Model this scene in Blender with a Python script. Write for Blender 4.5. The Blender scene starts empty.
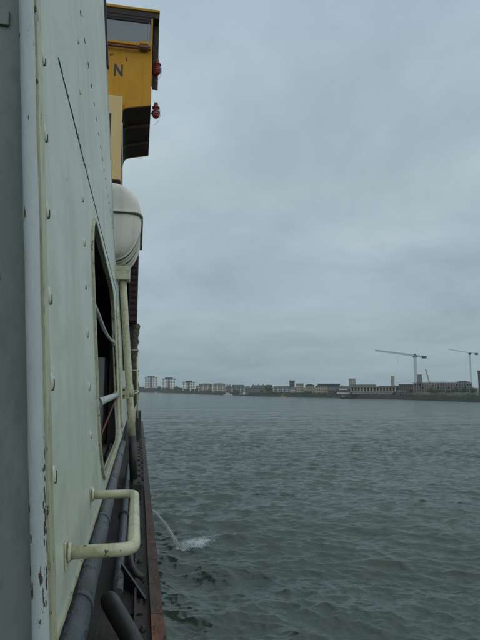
import bpy, bmesh, math, random
import numpy as np
from mathutils import Vector, Matrix
random.seed(7)
S = bpy.context.scene
C = S.collection
H = 6.2            # eye height above the river; shapes below are given relative to the eye and lifted by H
FPX = 520.0

# ------------------------------------------------------------------ camera
YAW, PIT = math.radians(11.111), math.radians(7.483)
cR = Vector((math.cos(YAW), -math.sin(YAW), 0))
cF = Vector((math.sin(YAW)*math.cos(PIT), math.cos(YAW)*math.cos(PIT), math.sin(PIT)))
cU = cR.cross(cF)
cam = bpy.data.cameras.new('camera'); co = bpy.data.objects.new('camera', cam); C.objects.link(co)
M = Matrix((cR, cU, -cF)).transposed().to_4x4(); M.translation = Vector((0, 0, H)); co.matrix_world = M
cam.sensor_fit = 'VERTICAL'; cam.sensor_height = 36; cam.lens = 36*FPX/640
cam.clip_start = .05; cam.clip_end = 12000
S.camera = co

# ------------------------------------------------------------------ sky, sun, exposure
SUN_EL, SUN_AZ = math.radians(50), math.radians(138)
w = bpy.data.worlds.new('World'); S.world = w; w.use_nodes = True
nt = w.node_tree; N = nt.nodes; L = nt.links
for n in list(N): N.remove(n)
def wn(t, **k):
    n = N.new(t)
    for a, b in k.items(): setattr(n, a, b)
    return n
out = wn('ShaderNodeOutputWorld'); bg = wn('ShaderNodeBackground'); bg.inputs['Strength'].default_value = .1
L.new(bg.outputs[0], out.inputs[0])
sky = wn('ShaderNodeTexSky'); sky.sky_type = 'NISHITA'; sky.sun_disc = False
sky.sun_elevation = SUN_EL; sky.sun_rotation = SUN_AZ; sky.air_density = 1.5; sky.dust_density = 3
tc = wn('ShaderNodeTexCoord'); sep = wn('ShaderNodeSeparateXYZ'); L.new(tc.outputs['Generated'], sep.inputs[0])
def m(op, a, b=None, c=None):
    n = wn('ShaderNodeMath', operation=op)
    for i, v in enumerate((a, b, c)):
        if v is None: continue
        if isinstance(v, (int, float)): n.inputs[i].default_value = v
        else: L.new(v, n.inputs[i])
    return n.outputs[0]
zc = m('ADD', m('MAXIMUM', sep.outputs[2], 0.0), .20)
cu = m('DIVIDE', sep.outputs[0], zc); cv = m('DIVIDE', sep.outputs[1], zc)
comb = wn('ShaderNodeCombineXYZ'); L.new(cu, comb.inputs[0]); L.new(cv, comb.inputs[1])
def noise(scale, det, rough, dist=0.0, off=(0,0,0)):
    mp = wn('ShaderNodeMapping'); mp.inputs['Location'].default_value = off
    L.new(comb.outputs[0], mp.inputs[0])
    n = wn('ShaderNodeTexNoise'); n.inputs['Scale'].default_value = scale; n.inputs['Detail'].default_value = det
    n.inputs['Roughness'].default_value = rough; n.inputs['Distortion'].default_value = dist
    L.new(mp.outputs[0], n.inputs['Vector']); return n.outputs[0]
nb = noise(.30, 4, .5, .3, (2.3, 4.2, 0)); nf = noise(1.15, 9, .60, .5, (3.1, .7, 0))
cl = m('ADD', m('MULTIPLY', nb, .45), m('MULTIPLY', nf, .55))
ramp = wn('ShaderNodeValToRGB'); L.new(cl, ramp.inputs[0])
e = ramp.color_ramp.elements
e[0].position = .36; e[0].color = (.265, .338, .395, 1)
e[1].position = .64; e[1].color = (.400, .482, .545, 1)
# a pale overcast veil: slightly brighter overhead, slate near the horizon
hr = wn('ShaderNodeValToRGB'); L.new(sep.outputs[2], hr.inputs[0])
he = hr.color_ramp.elements
he[0].position = 0; he[0].color = (.64, .72, .70, 1)
he[1].position = .66; he[1].color = (1.02, 1.04, 1.07, 1)
for p_, c_ in ((.05, (.71, .79, .76)), (.11, (.88, .92, .89)), (.20, (.93, .95, .94)), (.37, (1.16, 1.15, 1.09)), (.48, (1.12, 1.12, 1.09))):
    x = hr.color_ramp.elements.new(p_); x.color = (*c_, 1)
mul = wn('ShaderNodeMix', data_type='RGBA', blend_type='MULTIPLY'); mul.inputs[0].default_value = 1
L.new(ramp.outputs[0], mul.inputs[6]); L.new(hr.outputs[0], mul.inputs[7])
sc = wn('ShaderNodeVectorMath', operation='SCALE'); sc.inputs['Scale'].default_value = 10.0
L.new(mul.outputs[2], sc.inputs[0])
mx = wn('ShaderNodeMix', data_type='RGBA'); mx.inputs[0].default_value = .97
L.new(sky.outputs[0], mx.inputs[6]); L.new(sc.outputs[0], mx.inputs[7]); L.new(mx.outputs[2], bg.inputs[0])
sl = bpy.data.lights.new('sun', 'SUN'); sl.energy = .85; sl.angle = math.radians(130); sl.color = (1, .99, .965)
so = bpy.data.objects.new('sun', sl); C.objects.link(so)
sd = Vector((math.cos(SUN_EL)*math.sin(SUN_AZ), math.cos(SUN_EL)*math.cos(SUN_AZ), math.sin(SUN_EL)))
so.rotation_euler = sd.to_track_quat('Z', 'Y').to_euler(); so.location = (0, 0, 60)
S.view_settings.view_transform = 'Standard'; S.view_settings.look = 'None'
S.view_settings.exposure = .26; S.view_settings.gamma = 1; S.view_settings.use_curve_mapping = False
S.render.engine = 'CYCLES'; S.cycles.volume_bounces = 2

# ------------------------------------------------------------------ helpers
def ray(px, py): return cR*(px-240)/FPX + cU*(320-py)/FPX + cF
def atY(px, py, Y): d = ray(px, py); return d*(Y/d.y)
def atZ(px, py, Z): d = ray(px, py); return d*(Z/d.z)
def far(px, py, D):                      # point at ground range D seen in direction px, height from py
    d = ray(px, py); return d*(D/math.hypot(d.x, d.y))
WX, WT = -.25, .07                        # the cabin side leans inboard as it rises
def W(Y, z, o=0): return Vector((WX - WT*z + o, Y, z + o*WT))

def setp(o, label=None, cat=None, group=None, kind=None):
    if label: o['label'] = label
    if cat: o['category'] = cat
    if group: o['group'] = group
    if kind: o['kind'] = kind
    return o
def thing(name, loc, label, cat, group=None):
    o = bpy.data.objects.new(name, None); C.objects.link(o); o.empty_display_size = .1
    o.location = Vector(loc) + Vector((0, 0, H)); return setp(o, label, cat, group)
class MB:
    def __init__(s): s.v = []; s.f = []; s.mi = []; s.sm = []
    def add(s, vs, fs, mi=0, sm=False):
        b = len(s.v); s.v += [tuple(v) for v in vs]
        for f in fs: s.f.append([i+b for i in f]); s.mi.append(mi); s.sm.append(sm)
        return s
    def box(s, a, b, mi=0):
        x0,y0,z0 = a; x1,y1,z1 = b
        return s.add([(x0,y0,z0),(x1,y0,z0),(x1,y1,z0),(x0,y1,z0),(x0,y0,z1),(x1,y0,z1),(x1,y1,z1),(x0,y1,z1)],
              [(0,3,2,1),(4,5,6,7),(0,1,5,4),(1,2,6,5),(2,3,7,6),(3,0,4,7)], mi)
    def hexa(s, p, mi=0):                 # 8 corners, bottom ring then top ring
        return s.add(p, [(0,3,2,1),(4,5,6,7),(0,1,5,4),(1,2,6,5),(2,3,7,6),(3,0,4,7)], mi)
    def bar(s, a, b, t, mi=0, t2=None):
        a = Vector(a); b = Vector(b); d = (b-a).normalized(); u = d.cross(Vector((0,0,1)))
        if u.length < .05: u = d.cross(Vector((0,1,0)))
        u.normalize(); v = u.cross(d); t2 = t2 or t
        return s.hexa([a-u*t/2-v*t2/2, a+u*t/2-v*t2/2, b+u*t/2-v*t2/2, b-u*t/2-v*t2/2,
                       a-u*t/2+v*t2/2, a+u*t/2+v*t2/2, b+u*t/2+v*t2/2, b-u*t/2+v*t2/2], mi)
    def tube(s, pts, r, n=14, mi=0, cap=True):
        pts = [Vector(p) for p in pts]; rs = r if isinstance(r, (list, tuple)) else [r]*len(pts)
        d0 = (pts[1]-pts[0]).normalized(); u = d0.cross(Vector((0,0,1)))
        if u.length < .05: u = d0.cross(Vector((0,1,0)))
        u.normalize(); vs = []
        for i, p in enumerate(pts):
            d = (pts[min(i+1, len(pts)-1)] - pts[max(i-1, 0)]).normalized()
            u = (u - d*u.dot(d)).normalized(); v = d.cross(u)
            vs += [p + (u*math.cos(k*2*math.pi/n) + v*math.sin(k*2*math.pi/n))*rs[i] for k in range(n)]
        fs = [(i*n+k, i*n+(k+1)%n, (i+1)*n+(k+1)%n, (i+1)*n+k) for i in range(len(pts)-1) for k in range(n)]
        s.add(vs, fs, mi, True)
        if cap:
            b = len(s.v)-len(vs); s.f.append([b+k for k in range(n)][::-1]); s.mi.append(mi); s.sm.append(False)
            b += (len(pts)-1)*n; s.f.append([b+k for k in range(n)]); s.mi.append(mi); s.sm.append(False)
        return s
    def lathe(s, c, axis, prof, n=20, mi=0, a0=0, a1=2*math.pi):   # prof = (offset along axis, radius)
        c = Vector(c); d = Vector(axis).normalized(); u = d.cross(Vector((0,0,1)))
        if u.length < .05: u = Vector((1,0,0))
        u.normalize(); v = u.cross(d); full = abs(a1-a0-2*math.pi) < 1e-6; m_ = n if full else n+1
        vs = [c + d*h + (u*math.cos(a0+(a1-a0)*k/n) + v*math.sin(a0+(a1-a0)*k/n))*max(r, 1e-4) for h, r in prof for k in range(m_)]
        fs = [(i*m_+k, i*m_+(k+1)%m_, (i+1)*m_+(k+1)%m_, (i+1)*m_+k) for i in range(len(prof)-1) for k in range(n)]
        return s.add(vs, fs, mi, True)
    def prism(s, poly, f, mi=0):          # poly: 2D ring, f(p, side) -> 3D; side 0/1
        n = len(poly); vs = [f(p, 0) for p in poly] + [f(p, 1) for p in poly]
        return s.add(vs, [list(range(n))[::-1], [n+i for i in range(n)]] + [(i, (i+1)%n, n+(i+1)%n, n+i) for i in range(n)], mi)
    def build(s, name, mats, parent=None, bevel=0, kind=None, label=None):
        me = bpy.data.meshes.new(name); o = bpy.data.objects.new(name, me); C.objects.link(o)
        off = Vector((0,0,0))
        if parent is not None:
            p = parent
            while p is not None: off += p.location; p = p.parent
            off -= Vector((0,0,H))
            v = [tuple(Vector(q)-off) for q in s.v]
        else:
            v = s.v; o.location = (0,0,H)
        me.from_pydata(v, [], s.f)
        if not isinstance(mats, (list, tuple)): mats = [mats]
        for k in mats: me.materials.append(k)
        me.polygons.foreach_set('material_index', s.mi); me.polygons.foreach_set('use_smooth', s.sm)
        bm = bmesh.new(); bm.from_mesh(me); bmesh.ops.recalc_face_normals(bm, faces=bm.faces); bm.to_mesh(me); bm.free()
        me.update()
        if bevel:
            b = o.modifiers.new('bevel', 'BEVEL'); b.width = bevel; b.segments = 2; b.limit_method = 'ANGLE'
        if parent is not None: o.parent = parent
        if kind: o['kind'] = kind
        if label: o['label'] = label
        return o
def copy_thing(src, loc, label, group=None):
    c = src.copy(); C.objects.link(c); c.location = loc; c['label'] = label
    if group: c['group'] = group
    for ch in src.children:
        d = ch.copy(); C.objects.link(d); d.parent = c
        for g in ch.children:
            h = g.copy(); C.objects.link(h); h.parent = d
    return c
def dup_part(o, delta):
    c = o.copy(); C.objects.link(c); c.parent = o.parent; c.location = o.location + Vector(delta); return c

# ------------------------------------------------------------------ materials
def mat(name, col, rough=.6, col2=None, vscale=3.0, stretch=(1,1,1), chip=None, chip_t=.62, chip_s=14, bump=.25, bscale=60,
        streak=0, metallic=0, spec=.5, dirt=.0, dirt_col=(.12,.11,.08), bdist=.002):
    mt = bpy.data.materials.new(name); mt.use_nodes = True; t = mt.node_tree; nn = t.nodes; ll = t.links
    p = nn['Principled BSDF']; p.inputs['Roughness'].default_value = rough; p.inputs['Metallic'].default_value = metallic
    p.inputs['Specular IOR Level'].default_value = spec
    g = nn.new('ShaderNodeNewGeometry')
    mp = nn.new('ShaderNodeMapping'); mp.inputs['Scale'].default_value = stretch; ll.new(g.outputs['Position'], mp.inputs[0])
    def nz(s, d=5, r=.6, src=None):
        n = nn.new('ShaderNodeTexNoise'); n.inputs['Scale'].default_value = s; n.inputs['Detail'].default_value = d
        n.inputs['Roughness'].default_value = r; ll.new((src or mp).outputs[0], n.inputs['Vector']); return n.outputs[0]
    def rp(v, a, b):
        n = nn.new('ShaderNodeMapRange'); n.inputs[1].default_value = a; n.inputs[2].default_value = b; ll.new(v, n.inputs[0]); return n.outputs[0]
    def mixc(f, a, b):
        n = nn.new('ShaderNodeMix'); n.data_type = 'RGBA'
        ll.new(f, n.inputs[0])
        for i, q in ((6, a), (7, b)):
            if isinstance(q, tuple): n.inputs[i].default_value = (*q, 1)
            else: ll.new(q, n.inputs[i])
        return n.outputs[2]
    c2 = col2 or tuple(q*.82 for q in col)
    cc = mixc(rp(nz(vscale), .35, .65), col, c2)
    if streak:
        ms = nn.new('ShaderNodeMapping'); ms.inputs['Scale'].default_value = (streak, streak*(.3 if name == 'pale_green_paint' else 1), .7); ll.new(g.outputs['Position'], ms.inputs[0])
        f = rp(nz(1.0, 5, .65, ms), .50, .85)
        cc = mixc(f, cc, tuple(q*w_ for q, w_ in zip(c2, (.74,.70,.62))))
    if dirt:
        cc = mixc(rp(nz(vscale*2.7, 7, .7), .62-dirt*.3, .80-dirt*.2), cc, dirt_col)
    hgt = nz(bscale, 4, .6)
    if chip is not None:
        f = rp(nz(chip_s, 6, .68), chip_t, chip_t+.015)
        f2 = rp(nz(chip_s*4.5, 4, .6), .40, .55)
        cc = mixc(f, cc, mixc(f2, chip, tuple(q*.35 for q in chip)))
        sb = nn.new('ShaderNodeMath'); sb.operation = 'SUBTRACT'; ll.new(hgt, sb.inputs[0]); ll.new(f, sb.inputs[1]); hgt = sb.outputs[0]
    ll.new(cc, p.inputs['Base Color'])
    b = nn.new('ShaderNodeBump'); b.inputs['Strength'].default_value = bump; b.inputs['Distance'].default_value = bdist
    ll.new(hgt, b.inputs['Height']); ll.new(b.outputs[0], p.inputs['Normal'])
    return mt
RUST = (.16, .085, .045)
m_wall = mat('pale_green_paint', (.52,.575,.48), .42, (.465,.515,.425), 2.2, (1,.28,.6), RUST, .70, 22, .40, 5, streak=9, bdist=.020, dirt=.36, dirt_col=(.38,.41,.32))
m_bead = mat('peeling_white_paint', (.43,.48,.47), .45, (.35,.40,.39), 9, (1,1,.22), (.13,.09,.06), .645, 34, .9, 60, bdist=.004, dirt=.15, dirt_col=(.30,.34,.33))
m_cream = mat('yellowed_cream_paint', (.44,.45,.30), .45, (.34,.35,.22), 12, (1,1,.35), RUST, .62, 24, .8, 50, bdist=.004, dirt=.3, dirt_col=(.19,.18,.10))
m_rail = mat('cream_gloss_paint', (.56,.56,.38), .33, (.48,.48,.32), 7, (1,1,1), RUST, .665, 30, .5, 70, dirt=.45, dirt_col=(.30,.29,.17), bdist=.003)
m_dkpanel = mat('shade_dark_bulkhead_paint', (.19,.235,.205), .6, (.14,.178,.155), 4, (1,1,.4), (.08,.08,.07), .70, 26, .6, 45, dirt=.4, dirt_col=(.11,.13,.11), bdist=.003)  # base colour darkened to carry the shade on the aft-facing bulkhead
m_seam = mat('rusted_seam', (.045,.038,.032), .8, (.09,.07,.05), 30, bump=.6)  # seam rust; also colours rivet crescents painted as shadow
m_rust = mat('orange_rust', (.26,.10,.045), .85, (.060,.036,.027), 9, (1,.4,1), (.035,.028,.025), .55, 13, .9, 45, bdist=.006)
m_rustmid = mat('brown_rust', (.085,.055,.040), .85, (.040,.032,.028), 9, (1,.4,1), (.20,.085,.04), .57, 9, .9, 45, bdist=.006)
m_rustdk = mat('dark_rusty_steel', (.042,.034,.028), .7, (.022,.020,.019), 6, (1,.4,1), (.13,.06,.03), .64, 12, .9, 50, bdist=.006)
m_flake = mat('brown_rust_and_rivet_shade', (.075,.05,.035), .9, (.035,.026,.02), 60, bump=.8, bscale=120)
m_rivet = mat('thick_cream_green_paint', (.54,.58,.46), .45, (.48,.51,.40), 30, chip=RUST, chip_t=.70, chip_s=50, bump=.4)
m_flake2 = mat('chipped_edge_and_rivet_shade', (.20,.18,.14), .8)
m_tube = mat('blue_grey_weathered_paint', (.072,.092,.105), .5, (.038,.048,.054), 10, (1,.4,1), (.03,.03,.03), .60, 16, 1.0, 40, dirt=.7, dirt_col=(.035,.038,.036), bdist=.006)
m_black = mat('black_paint', (.018,.018,.017), .5, (.03,.028,.025), 9, chip=(.10,.06,.035), chip_t=.68, chip_s=30, bump=.5)
m_yel = mat('ochre_paint', (.56,.275,.020), .65, (.46,.235,.020), 1.6, (1,1,.4), (.16,.05,.02), .76, 5, .2, 14, streak=5, bdist=.006, spec=.25)
m_tan = mat('tan_paint', (.70,.50,.22), .6, (.64,.45,.20), 1.5, (1,1,.4), bump=.15, streak=5)
m_brown = mat('brown_paint_and_shade', (.032,.016,.009), .7, (.020,.011,.007), 2, bump=.3)  # dark brown also stands for shaded ochre on soffit, lintel, underside and side screen
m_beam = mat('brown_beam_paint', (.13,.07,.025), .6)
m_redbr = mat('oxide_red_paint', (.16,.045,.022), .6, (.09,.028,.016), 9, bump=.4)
m_navy = mat('navy_letter_paint', (.012,.014,.030), .5)
m_gel = mat('white_gelcoat', (.76,.75,.67), .55, (.70,.69,.62), 2.5, (1,1,.5), bump=.08, streak=10)
m_maroon = mat('maroon_paint', (.024,.010,.010), .6, (.03,.008,.012), 8, bump=.5)
m_net = mat('old_dark_canvas', (.05,.045,.038), .9, (.16,.14,.09), 16, bump=.9, bscale=80, bdist=.01)
m_redl = mat('red_lamp_enamel', (.42,.05,.03), .3, (.16,.02,.015), 25, bump=.2)
m_glass = mat('dark_wheelhouse_glass', (.11,.135,.14), .07, (.095,.12,.125), .7, bump=0, spec=1.0)
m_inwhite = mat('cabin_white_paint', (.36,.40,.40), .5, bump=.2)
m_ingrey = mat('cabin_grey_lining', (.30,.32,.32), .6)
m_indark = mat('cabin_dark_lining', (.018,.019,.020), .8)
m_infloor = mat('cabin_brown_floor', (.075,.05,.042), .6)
m_strap = mat('red_strap', (.16,.04,.022), .7)

# ================================================================== river
def wave_set():
    rs = np.random.RandomState(5); out = []
    nW = 130
    for i in range(nW):
        lam = .16*(3.6/.16)**((i+rs.rand())/nW)
        k = 2*np.pi/lam
        th = math.radians(64) + rs.normal(0, .62)      # mostly running down river towards the ship
        slope = .0390*(1.0 if lam < 1.0 else (1.0/lam)**.60)*(1 if lam > .35 else (lam/.35)**.35)
        out.append((k*math.cos(th), k*math.sin(th), slope/k, rs.rand()*6.283, lam, th))
    return out
WV = wave_set()
def sea(X, Y, dx=None):
    z = np.zeros_like(X); sx = np.zeros_like(X); sy = np.zeros_like(X); lost = np.zeros_like(X)
    # slow gusts: patches of rougher and calmer water
    gust = 1 + .28*np.sin(X*.13+Y*.05+1)*np.sin(Y*.071-X*.04) + .18*np.sin(X*.31-Y*.11+2)*np.sin(Y*.19+.5)
    for kx, ky, a, ph, lam, th in WV:
        att = 1.0 if dx is None else np.clip((lam/dx-1.6)/1.6, 0, 1)
        p = kx*X + ky*Y + ph; a_ = a*att*gust
        z += a_*(np.cos(p) + .22*a*math.hypot(kx,ky)*8*np.cos(2*p)); s_ = np.sin(p)*a_*1.0
        sx -= s_*math.cos(th); sy -= s_*math.sin(th)
        lost += (1-att)*(a*math.hypot(kx,ky))**2
    return z, sx, sy, lost
def river():
    rows = []
    y = 676.0
    while y > 388.75:
        rows.append(FPX*H/(y-388.3)); y -= .50 if y > 490 else (.22 if y > 400 else max(.06, (y-388.3)*.019))
    r = np.array([2.0, 5.0, 8.0, 10.0] + [q for q in rows if q > 10.6] + [5200., 7000., 9000.])
    a = np.concatenate([np.radians(np.linspace(-180, -4, 60)), np.radians(np.linspace(-3.2, 44, 700)), np.radians(np.linspace(46, 179.9, 50))])
    A, Rr = np.meshgrid(a, r)
    X = Rr*np.sin(A); Y = Rr*np.cos(A)
    dr = np.gradient(r)[:, None]*np.ones_like(A)
    da = Rr*np.gradient(a)[None, :]
    dx = np.maximum(dr, da)*1.0
    z, sx, sy, lost = sea(X, Y, dx)
    V = np.stack([X+sx*.8, Y+sy*.8, z-H], -1).reshape(-1, 3)
    nr, na = A.shape
    i, j = np.meshgrid(np.arange(nr-1), np.arange(na-1), indexing='ij')
    q = np.stack([i*na+j, i*na+j+1, (i+1)*na+j+1, (i+1)*na+j], -1).reshape(-1, 4)
    me = bpy.data.meshes.new('river'); me.vertices.add(len(V)); me.vertices.foreach_set('co', V.ravel())
    me.loops.add(q.size); me.loops.foreach_set('vertex_index', q.ravel())
    me.polygons.add(len(q)); me.polygons.foreach_set('loop_start', np.arange(0, q.size, 4)); me.polygons.foreach_set('loop_total', np.full(len(q), 4))
    me.polygons.foreach_set('use_smooth', np.ones(len(q), bool))
    at = me.attributes.new('fine', 'FLOAT', 'POINT'); at.data.foreach_set('value', np.sqrt(lost).ravel())
    me.update(); me.validate()
    o = bpy.data.objects.new('river', me); C.objects.link(o); o.location = (0, 0, H); o['kind'] = 'structure'
    o['label'] = 'grey-green choppy river water'
    mt = bpy.data.materials.new('river_water'); mt.use_nodes = True; t = mt.node_tree; nn = t.nodes; ll = t.links
    p = nn['Principled BSDF']; p.inputs['IOR'].default_value = 1.46
    g = nn.new('ShaderNodeNewGeometry')
    n0 = nn.new('ShaderNodeTexNoise'); n0.inputs['Scale'].default_value = .11; n0.inputs['Detail'].default_value = 4; ll.new(g.outputs['Position'], n0.inputs['Vector'])
    mc = nn.new('ShaderNodeMix'); mc.data_type = 'RGBA'; mc.inputs[6].default_value = (.030,.052,.038,1); mc.inputs[7].default_value = (.042,.066,.045,1)
    ll.new(n0.outputs[0], mc.inputs[0]); ll.new(mc.outputs[2], p.inputs['Base Color'])
    fa = nn.new('ShaderNodeAttribute'); fa.attribute_name = 'fine'
    rr = nn.new('ShaderNodeMath'); rr.operation = 'MULTIPLY_ADD'; rr.inputs[1].default_value = .38; rr.inputs[2].default_value = .05
    ll.new(fa.outputs['Fac'], rr.inputs[0]); ll.new(rr.outputs[0], p.inputs['Roughness'])
    hs = None
    for s_, wgt, lod in ((.06, 9.0, 1), (.16, 4.2, 1), (.45, 2.0, 1), (1.1, .9, 1), (2.4, .36, 1), (4.5, .026, 0), (11, .012, 0), (30, .003, 0)):
        mp = nn.new('ShaderNodeMapping'); mp.inputs['Scale'].default_value = (.50, 1.35, 1); mp.inputs['Rotation'].default_value = (0, 0, .28)
        ll.new(g.outputs['Position'], mp.inputs[0])
        n = nn.new('ShaderNodeTexNoise'); n.inputs['Scale'].default_value = s_; n.inputs['Detail'].default_value = 3; n.inputs['Distortion'].default_value = .5
        ll.new(mp.outputs[0], n.inputs['Vector'])
        q_ = nn.new('ShaderNodeMath'); q_.operation = 'MULTIPLY_ADD'
        if lod:
            k_ = nn.new('ShaderNodeMath'); k_.operation = 'MULTIPLY'; k_.inputs[1].default_value = wgt; ll.new(fa.outputs['Fac'], k_.inputs[0]); ll.new(k_.outputs[0], q_.inputs[1])
        else: q_.inputs[1].default_value = wgt
        ll.new(n.outputs[0], q_.inputs[0])
        if hs is None: q_.inputs[2].default_value = 0
        else: ll.new(hs, q_.inputs[2])
        hs = q_.outputs[0]
    b = nn.new('ShaderNodeBump'); b.inputs['Strength'].default_value = 1; b.inputs['Distance'].default_value = 1
    ll.new(hs, b.inputs['Height']); ll.new(b.outputs[0], p.inputs['Normal'])
    me.materials.append(mt)
river()

# ================================================================== cabin side (the near wall)
cabin = thing('cabin_side', W(1.35, -1.6), 'pale green riveted steel cabin side along the left edge, with a dark rounded opening', 'ship cabin')
Y0, Y1 = 1.50, 8.0
def rrect(y0, y1, z0, z1, r, n=7, r2=None):
    pts = []
    for cy, cz, a0 in ((y1-r, z1-r, 0), (y0+r, z1-r, 90), (y0+r, z0+r, 180), (y1-r, z0+r, 270)):
        for k in range(n+1):
            a = math.radians(a0+90*k/n); pts.append((cy+r*math.cos(a), cz+r*math.sin(a)))
    return pts
WIN = (3.40, 6.80, -.60, 1.20, .47)
def plate_with_hole(outer, hole, t, name, mats, parent, o0=0.0):
    bm = bmesh.new()
    def ring(pts, o): return [bm.verts.new(W(p[0], p[1], o)) for p in pts]
    def fill(o):
        a = ring(outer, o); b = ring(hole, o); es = []
        for r_ in (a, b):
            for i in range(len(r_)): es.append(bm.edges.new((r_[i], r_[(i+1) % len(r_)])))
        bmesh.ops.triangle_fill(bm, use_beauty=True, edges=es); return a, b
    a, b = fill(o0); c, d = fill(o0-t)
    for p, q in ((a, c), (b, d)):
        for i in range(len(p)): bm.faces.new((p[i], p[(i+1) % len(p)], q[(i+1) % len(q)], q[i]))
    bmesh.ops.recalc_face_normals(bm, faces=bm.faces)
    off = parent.location - Vector((0,0,H))
    for v in bm.verts: v.co -= off
    me = bpy.data.meshes.new(name); bm.to_mesh(me); bm.free()
    for k in mats: me.materials.append(k)
    ob = bpy.data.objects.new(name, me); C.objects.link(ob); ob.parent = parent; return ob
def seamz(Y): return 1.30 + .03*(Y-2)
outer = [(Y0,-.68),(Y1,-.68),(Y1,seamz(Y1)),(Y0,seamz(Y0))]
plate_with_hole(outer, rrect(*WIN), .012, 'plating', [m_wall], cabin)
b = MB(); b.prism([(Y0,seamz(Y0)+.0004),(Y1,seamz(Y1)+.0004),(Y1,2.3862),(Y0,2.3862)], lambda p, s: W(p[0], p[1], 0 if s else -.012)); b.build('plating', m_wall, cabin)
b = MB(); b.prism([(Y0,2.3865),(Y1,2.3865),(Y1,7.6),(Y0,7.6)], lambda p, s: W(p[0], p[1], 0 if s else -.012)); b.build('plating', m_wall, cabin)
up_ = []; dn_ = []
for k in range(150):
    y_ = 2.1+5.8*k/149; j_ = random.gauss(0,.0026); up_.append((y_, seamz(y_)+.0012+j_+random.uniform(0,.003))); dn_.append((y_, seamz(y_)-.0012+j_-random.uniform(0,.002)))
for k in range(0, 149, 7):
    b = MB(); e_ = min(149, k+7); b.prism(dn_[k:e_+1]+up_[k:e_+1][::-1], lambda p, s: W(p[0], p[1], .0018 if s else -.004)); b.build('joint_line', m_seam, cabin)
# rusted joint between the plates: an uneven line of lifted paint
b = MB(); y = 2.02
while y < 7.9:
    l = random.uniform(.02, .11); hh = random.uniform(.003, .016)*(.5 if y < 2.5 else 1); zz = seamz(y)+.003+random.uniform(-.005,.005)
    n = 5
    pts = [(y+l*i/n, zz+hh*random.uniform(.3,1)*(2.2 if 2.6<y<3.0 and random.random()<.4 else 1)*(1 if 0 < i < n else .2)) for i in range(n+1)] + [(y+l*i/n, zz-hh*random.uniform(.3,1)*(1 if 0 < i < n else .2)) for i in range(n, -1, -1)]
    b.prism(pts, lambda p, s: W(p[0], p[1], .0035 if s else -.004)); y += l + random.choice((.0, .0, .0, .004, .012))
    b.build('rusted_seam', m_seam, cabin); b = MB()
for yy in np.arange(2.9, 7.9, .27):
    b = MB(); l = random.uniform(.05,.11)
    b.prism([(yy,2.386),(yy+l*.4,2.382),(yy+l,2.386),(yy+l,2.390),(yy+l*.5,2.394),(yy,2.390)], lambda p, s: W(p[0], p[1], .004 if s else -.004)); b.build('open_joint', m_flake2, cabin)
# lower edge flange
b = MB(); n = 60
for i in range(n):
    ya = Y0+(Y1-Y0)*i/n; yb = Y0+(Y1-Y0)*(i+1)/n; j = random.uniform(-.003,.003)
    b.prism([(ya,-.694+j),(yb,-.694+j),(yb,-.679),(ya,-.679)], lambda p, s: W(p[0], p[1], .006 if s else -.03))
b.build('bottom_flange', m_cream, cabin)
# opening frame
inn = rrect(*WIN); outr = rrect(WIN[0]-.03, WIN[1]+.03, WIN[2]-.03, WIN[3]+.03, WIN[4]+.03)
bm_ = MB(); n = len(inn)
vs = [W(p[0], p[1], o) for o in (-.03, .017) for p in inn] + [W(p[0], p[1], o) for o in (-.03, .017) for p in outr]
fs = []
for i in range(n):
    j = (i+1) % n
    fs += [(i,j,n+j,n+i), (2*n+i,2*n+j,3*n+j,3*n+i), (n+i,n+j,3*n+j,3*n+i), (i,j,2*n+j,2*n+i)]
bm_.add(vs, fs); bm_.build('window_frame', m_cream, cabin, bevel=.005)
# end bead and flange step at the near corner
b = MB(); ks = 90
pts = [W(1.452+random.uniform(-.0008,.0008), -1.6+9.2*i/ks, -.012+random.uniform(-.0006,.0006)) for i in range(ks+1)]
b.tube(pts, [.020+random.uniform(-.0009,.0009) for _ in pts], 20); b.build('corner_bead', m_bead, cabin)
b = MB()
for i in range(60):
    za = -.70+8.3*i/60; zb = -.70+8.3*(i+1)/60; j = random.uniform(-.002,.002)
    b.prism([(1.466,za),(1.545+j,za),(1.545+j,zb),(1.466,zb)], lambda p, s: W(p[0], p[1], .013 if s else -.02))
b.build('edge_strip', m_cream, cabin)
rk = random.Random(21)
for k in range(34):                       # flaked-off paint along both sides of the bead, worst low down
    zc0 = rk.uniform(-.52,-.18) if k < 30 else rk.uniform(-.6,1.6); ln = rk.uniform(.006,.034); wd_ = rk.uniform(.0015,.0042); side = rk.choice((-1,1,1))
    a0 = rk.uniform(.15,.75) if side > 0 else rk.uniform(2.2,3.0); b = MB(); ring = []
    nseg = 6
    for i in range(nseg+1): ring.append((i/nseg, rk.uniform(.4,1)*(math.sin(math.pi*(i+.25)/(nseg+.5)))))
    poly = [(u*ln, h_*wd_) for u, h_ in ring] + [(u*ln, -h_*wd_*rk.uniform(.5,1)) for u, h_ in ring[::-1]]
    def fl(p, s, zc0=zc0, a0=a0):
        rr_ = .0216 if s else .018; aa = -a0 + p[1]/.02; c_ = W(1.452, zc0+p[0], -.012)
        return c_ + Vector((rr_*math.cos(aa), rr_*math.sin(aa), 0))
    b.prism(poly, fl); b.build('rust_patch' if k % 5 else 'paint_flake', m_flake if k % 5 else m_bead, cabin)
# bulkhead facing the camera, inboard of the bead
b = MB(); b.prism([(-1.9,-1.6),(WX+.112-.026,-1.6),(WX-WT*7.6-.026,7.6),(-1.9,7.6)], lambda p, s: Vector((p[0], 1.495+s*.01, p[1]))); b.build('bulkhead', m_dkpanel, cabin)
b = MB(); a = atY(-8, -8, 1.42); c = atY(3, 9, 1.42)
b.box((a.x,1.485,c.z),(c.x,1.4945,a.z)); b.build('bulkhead_fitting', m_dkpanel, cabin, bevel=.003)
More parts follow.
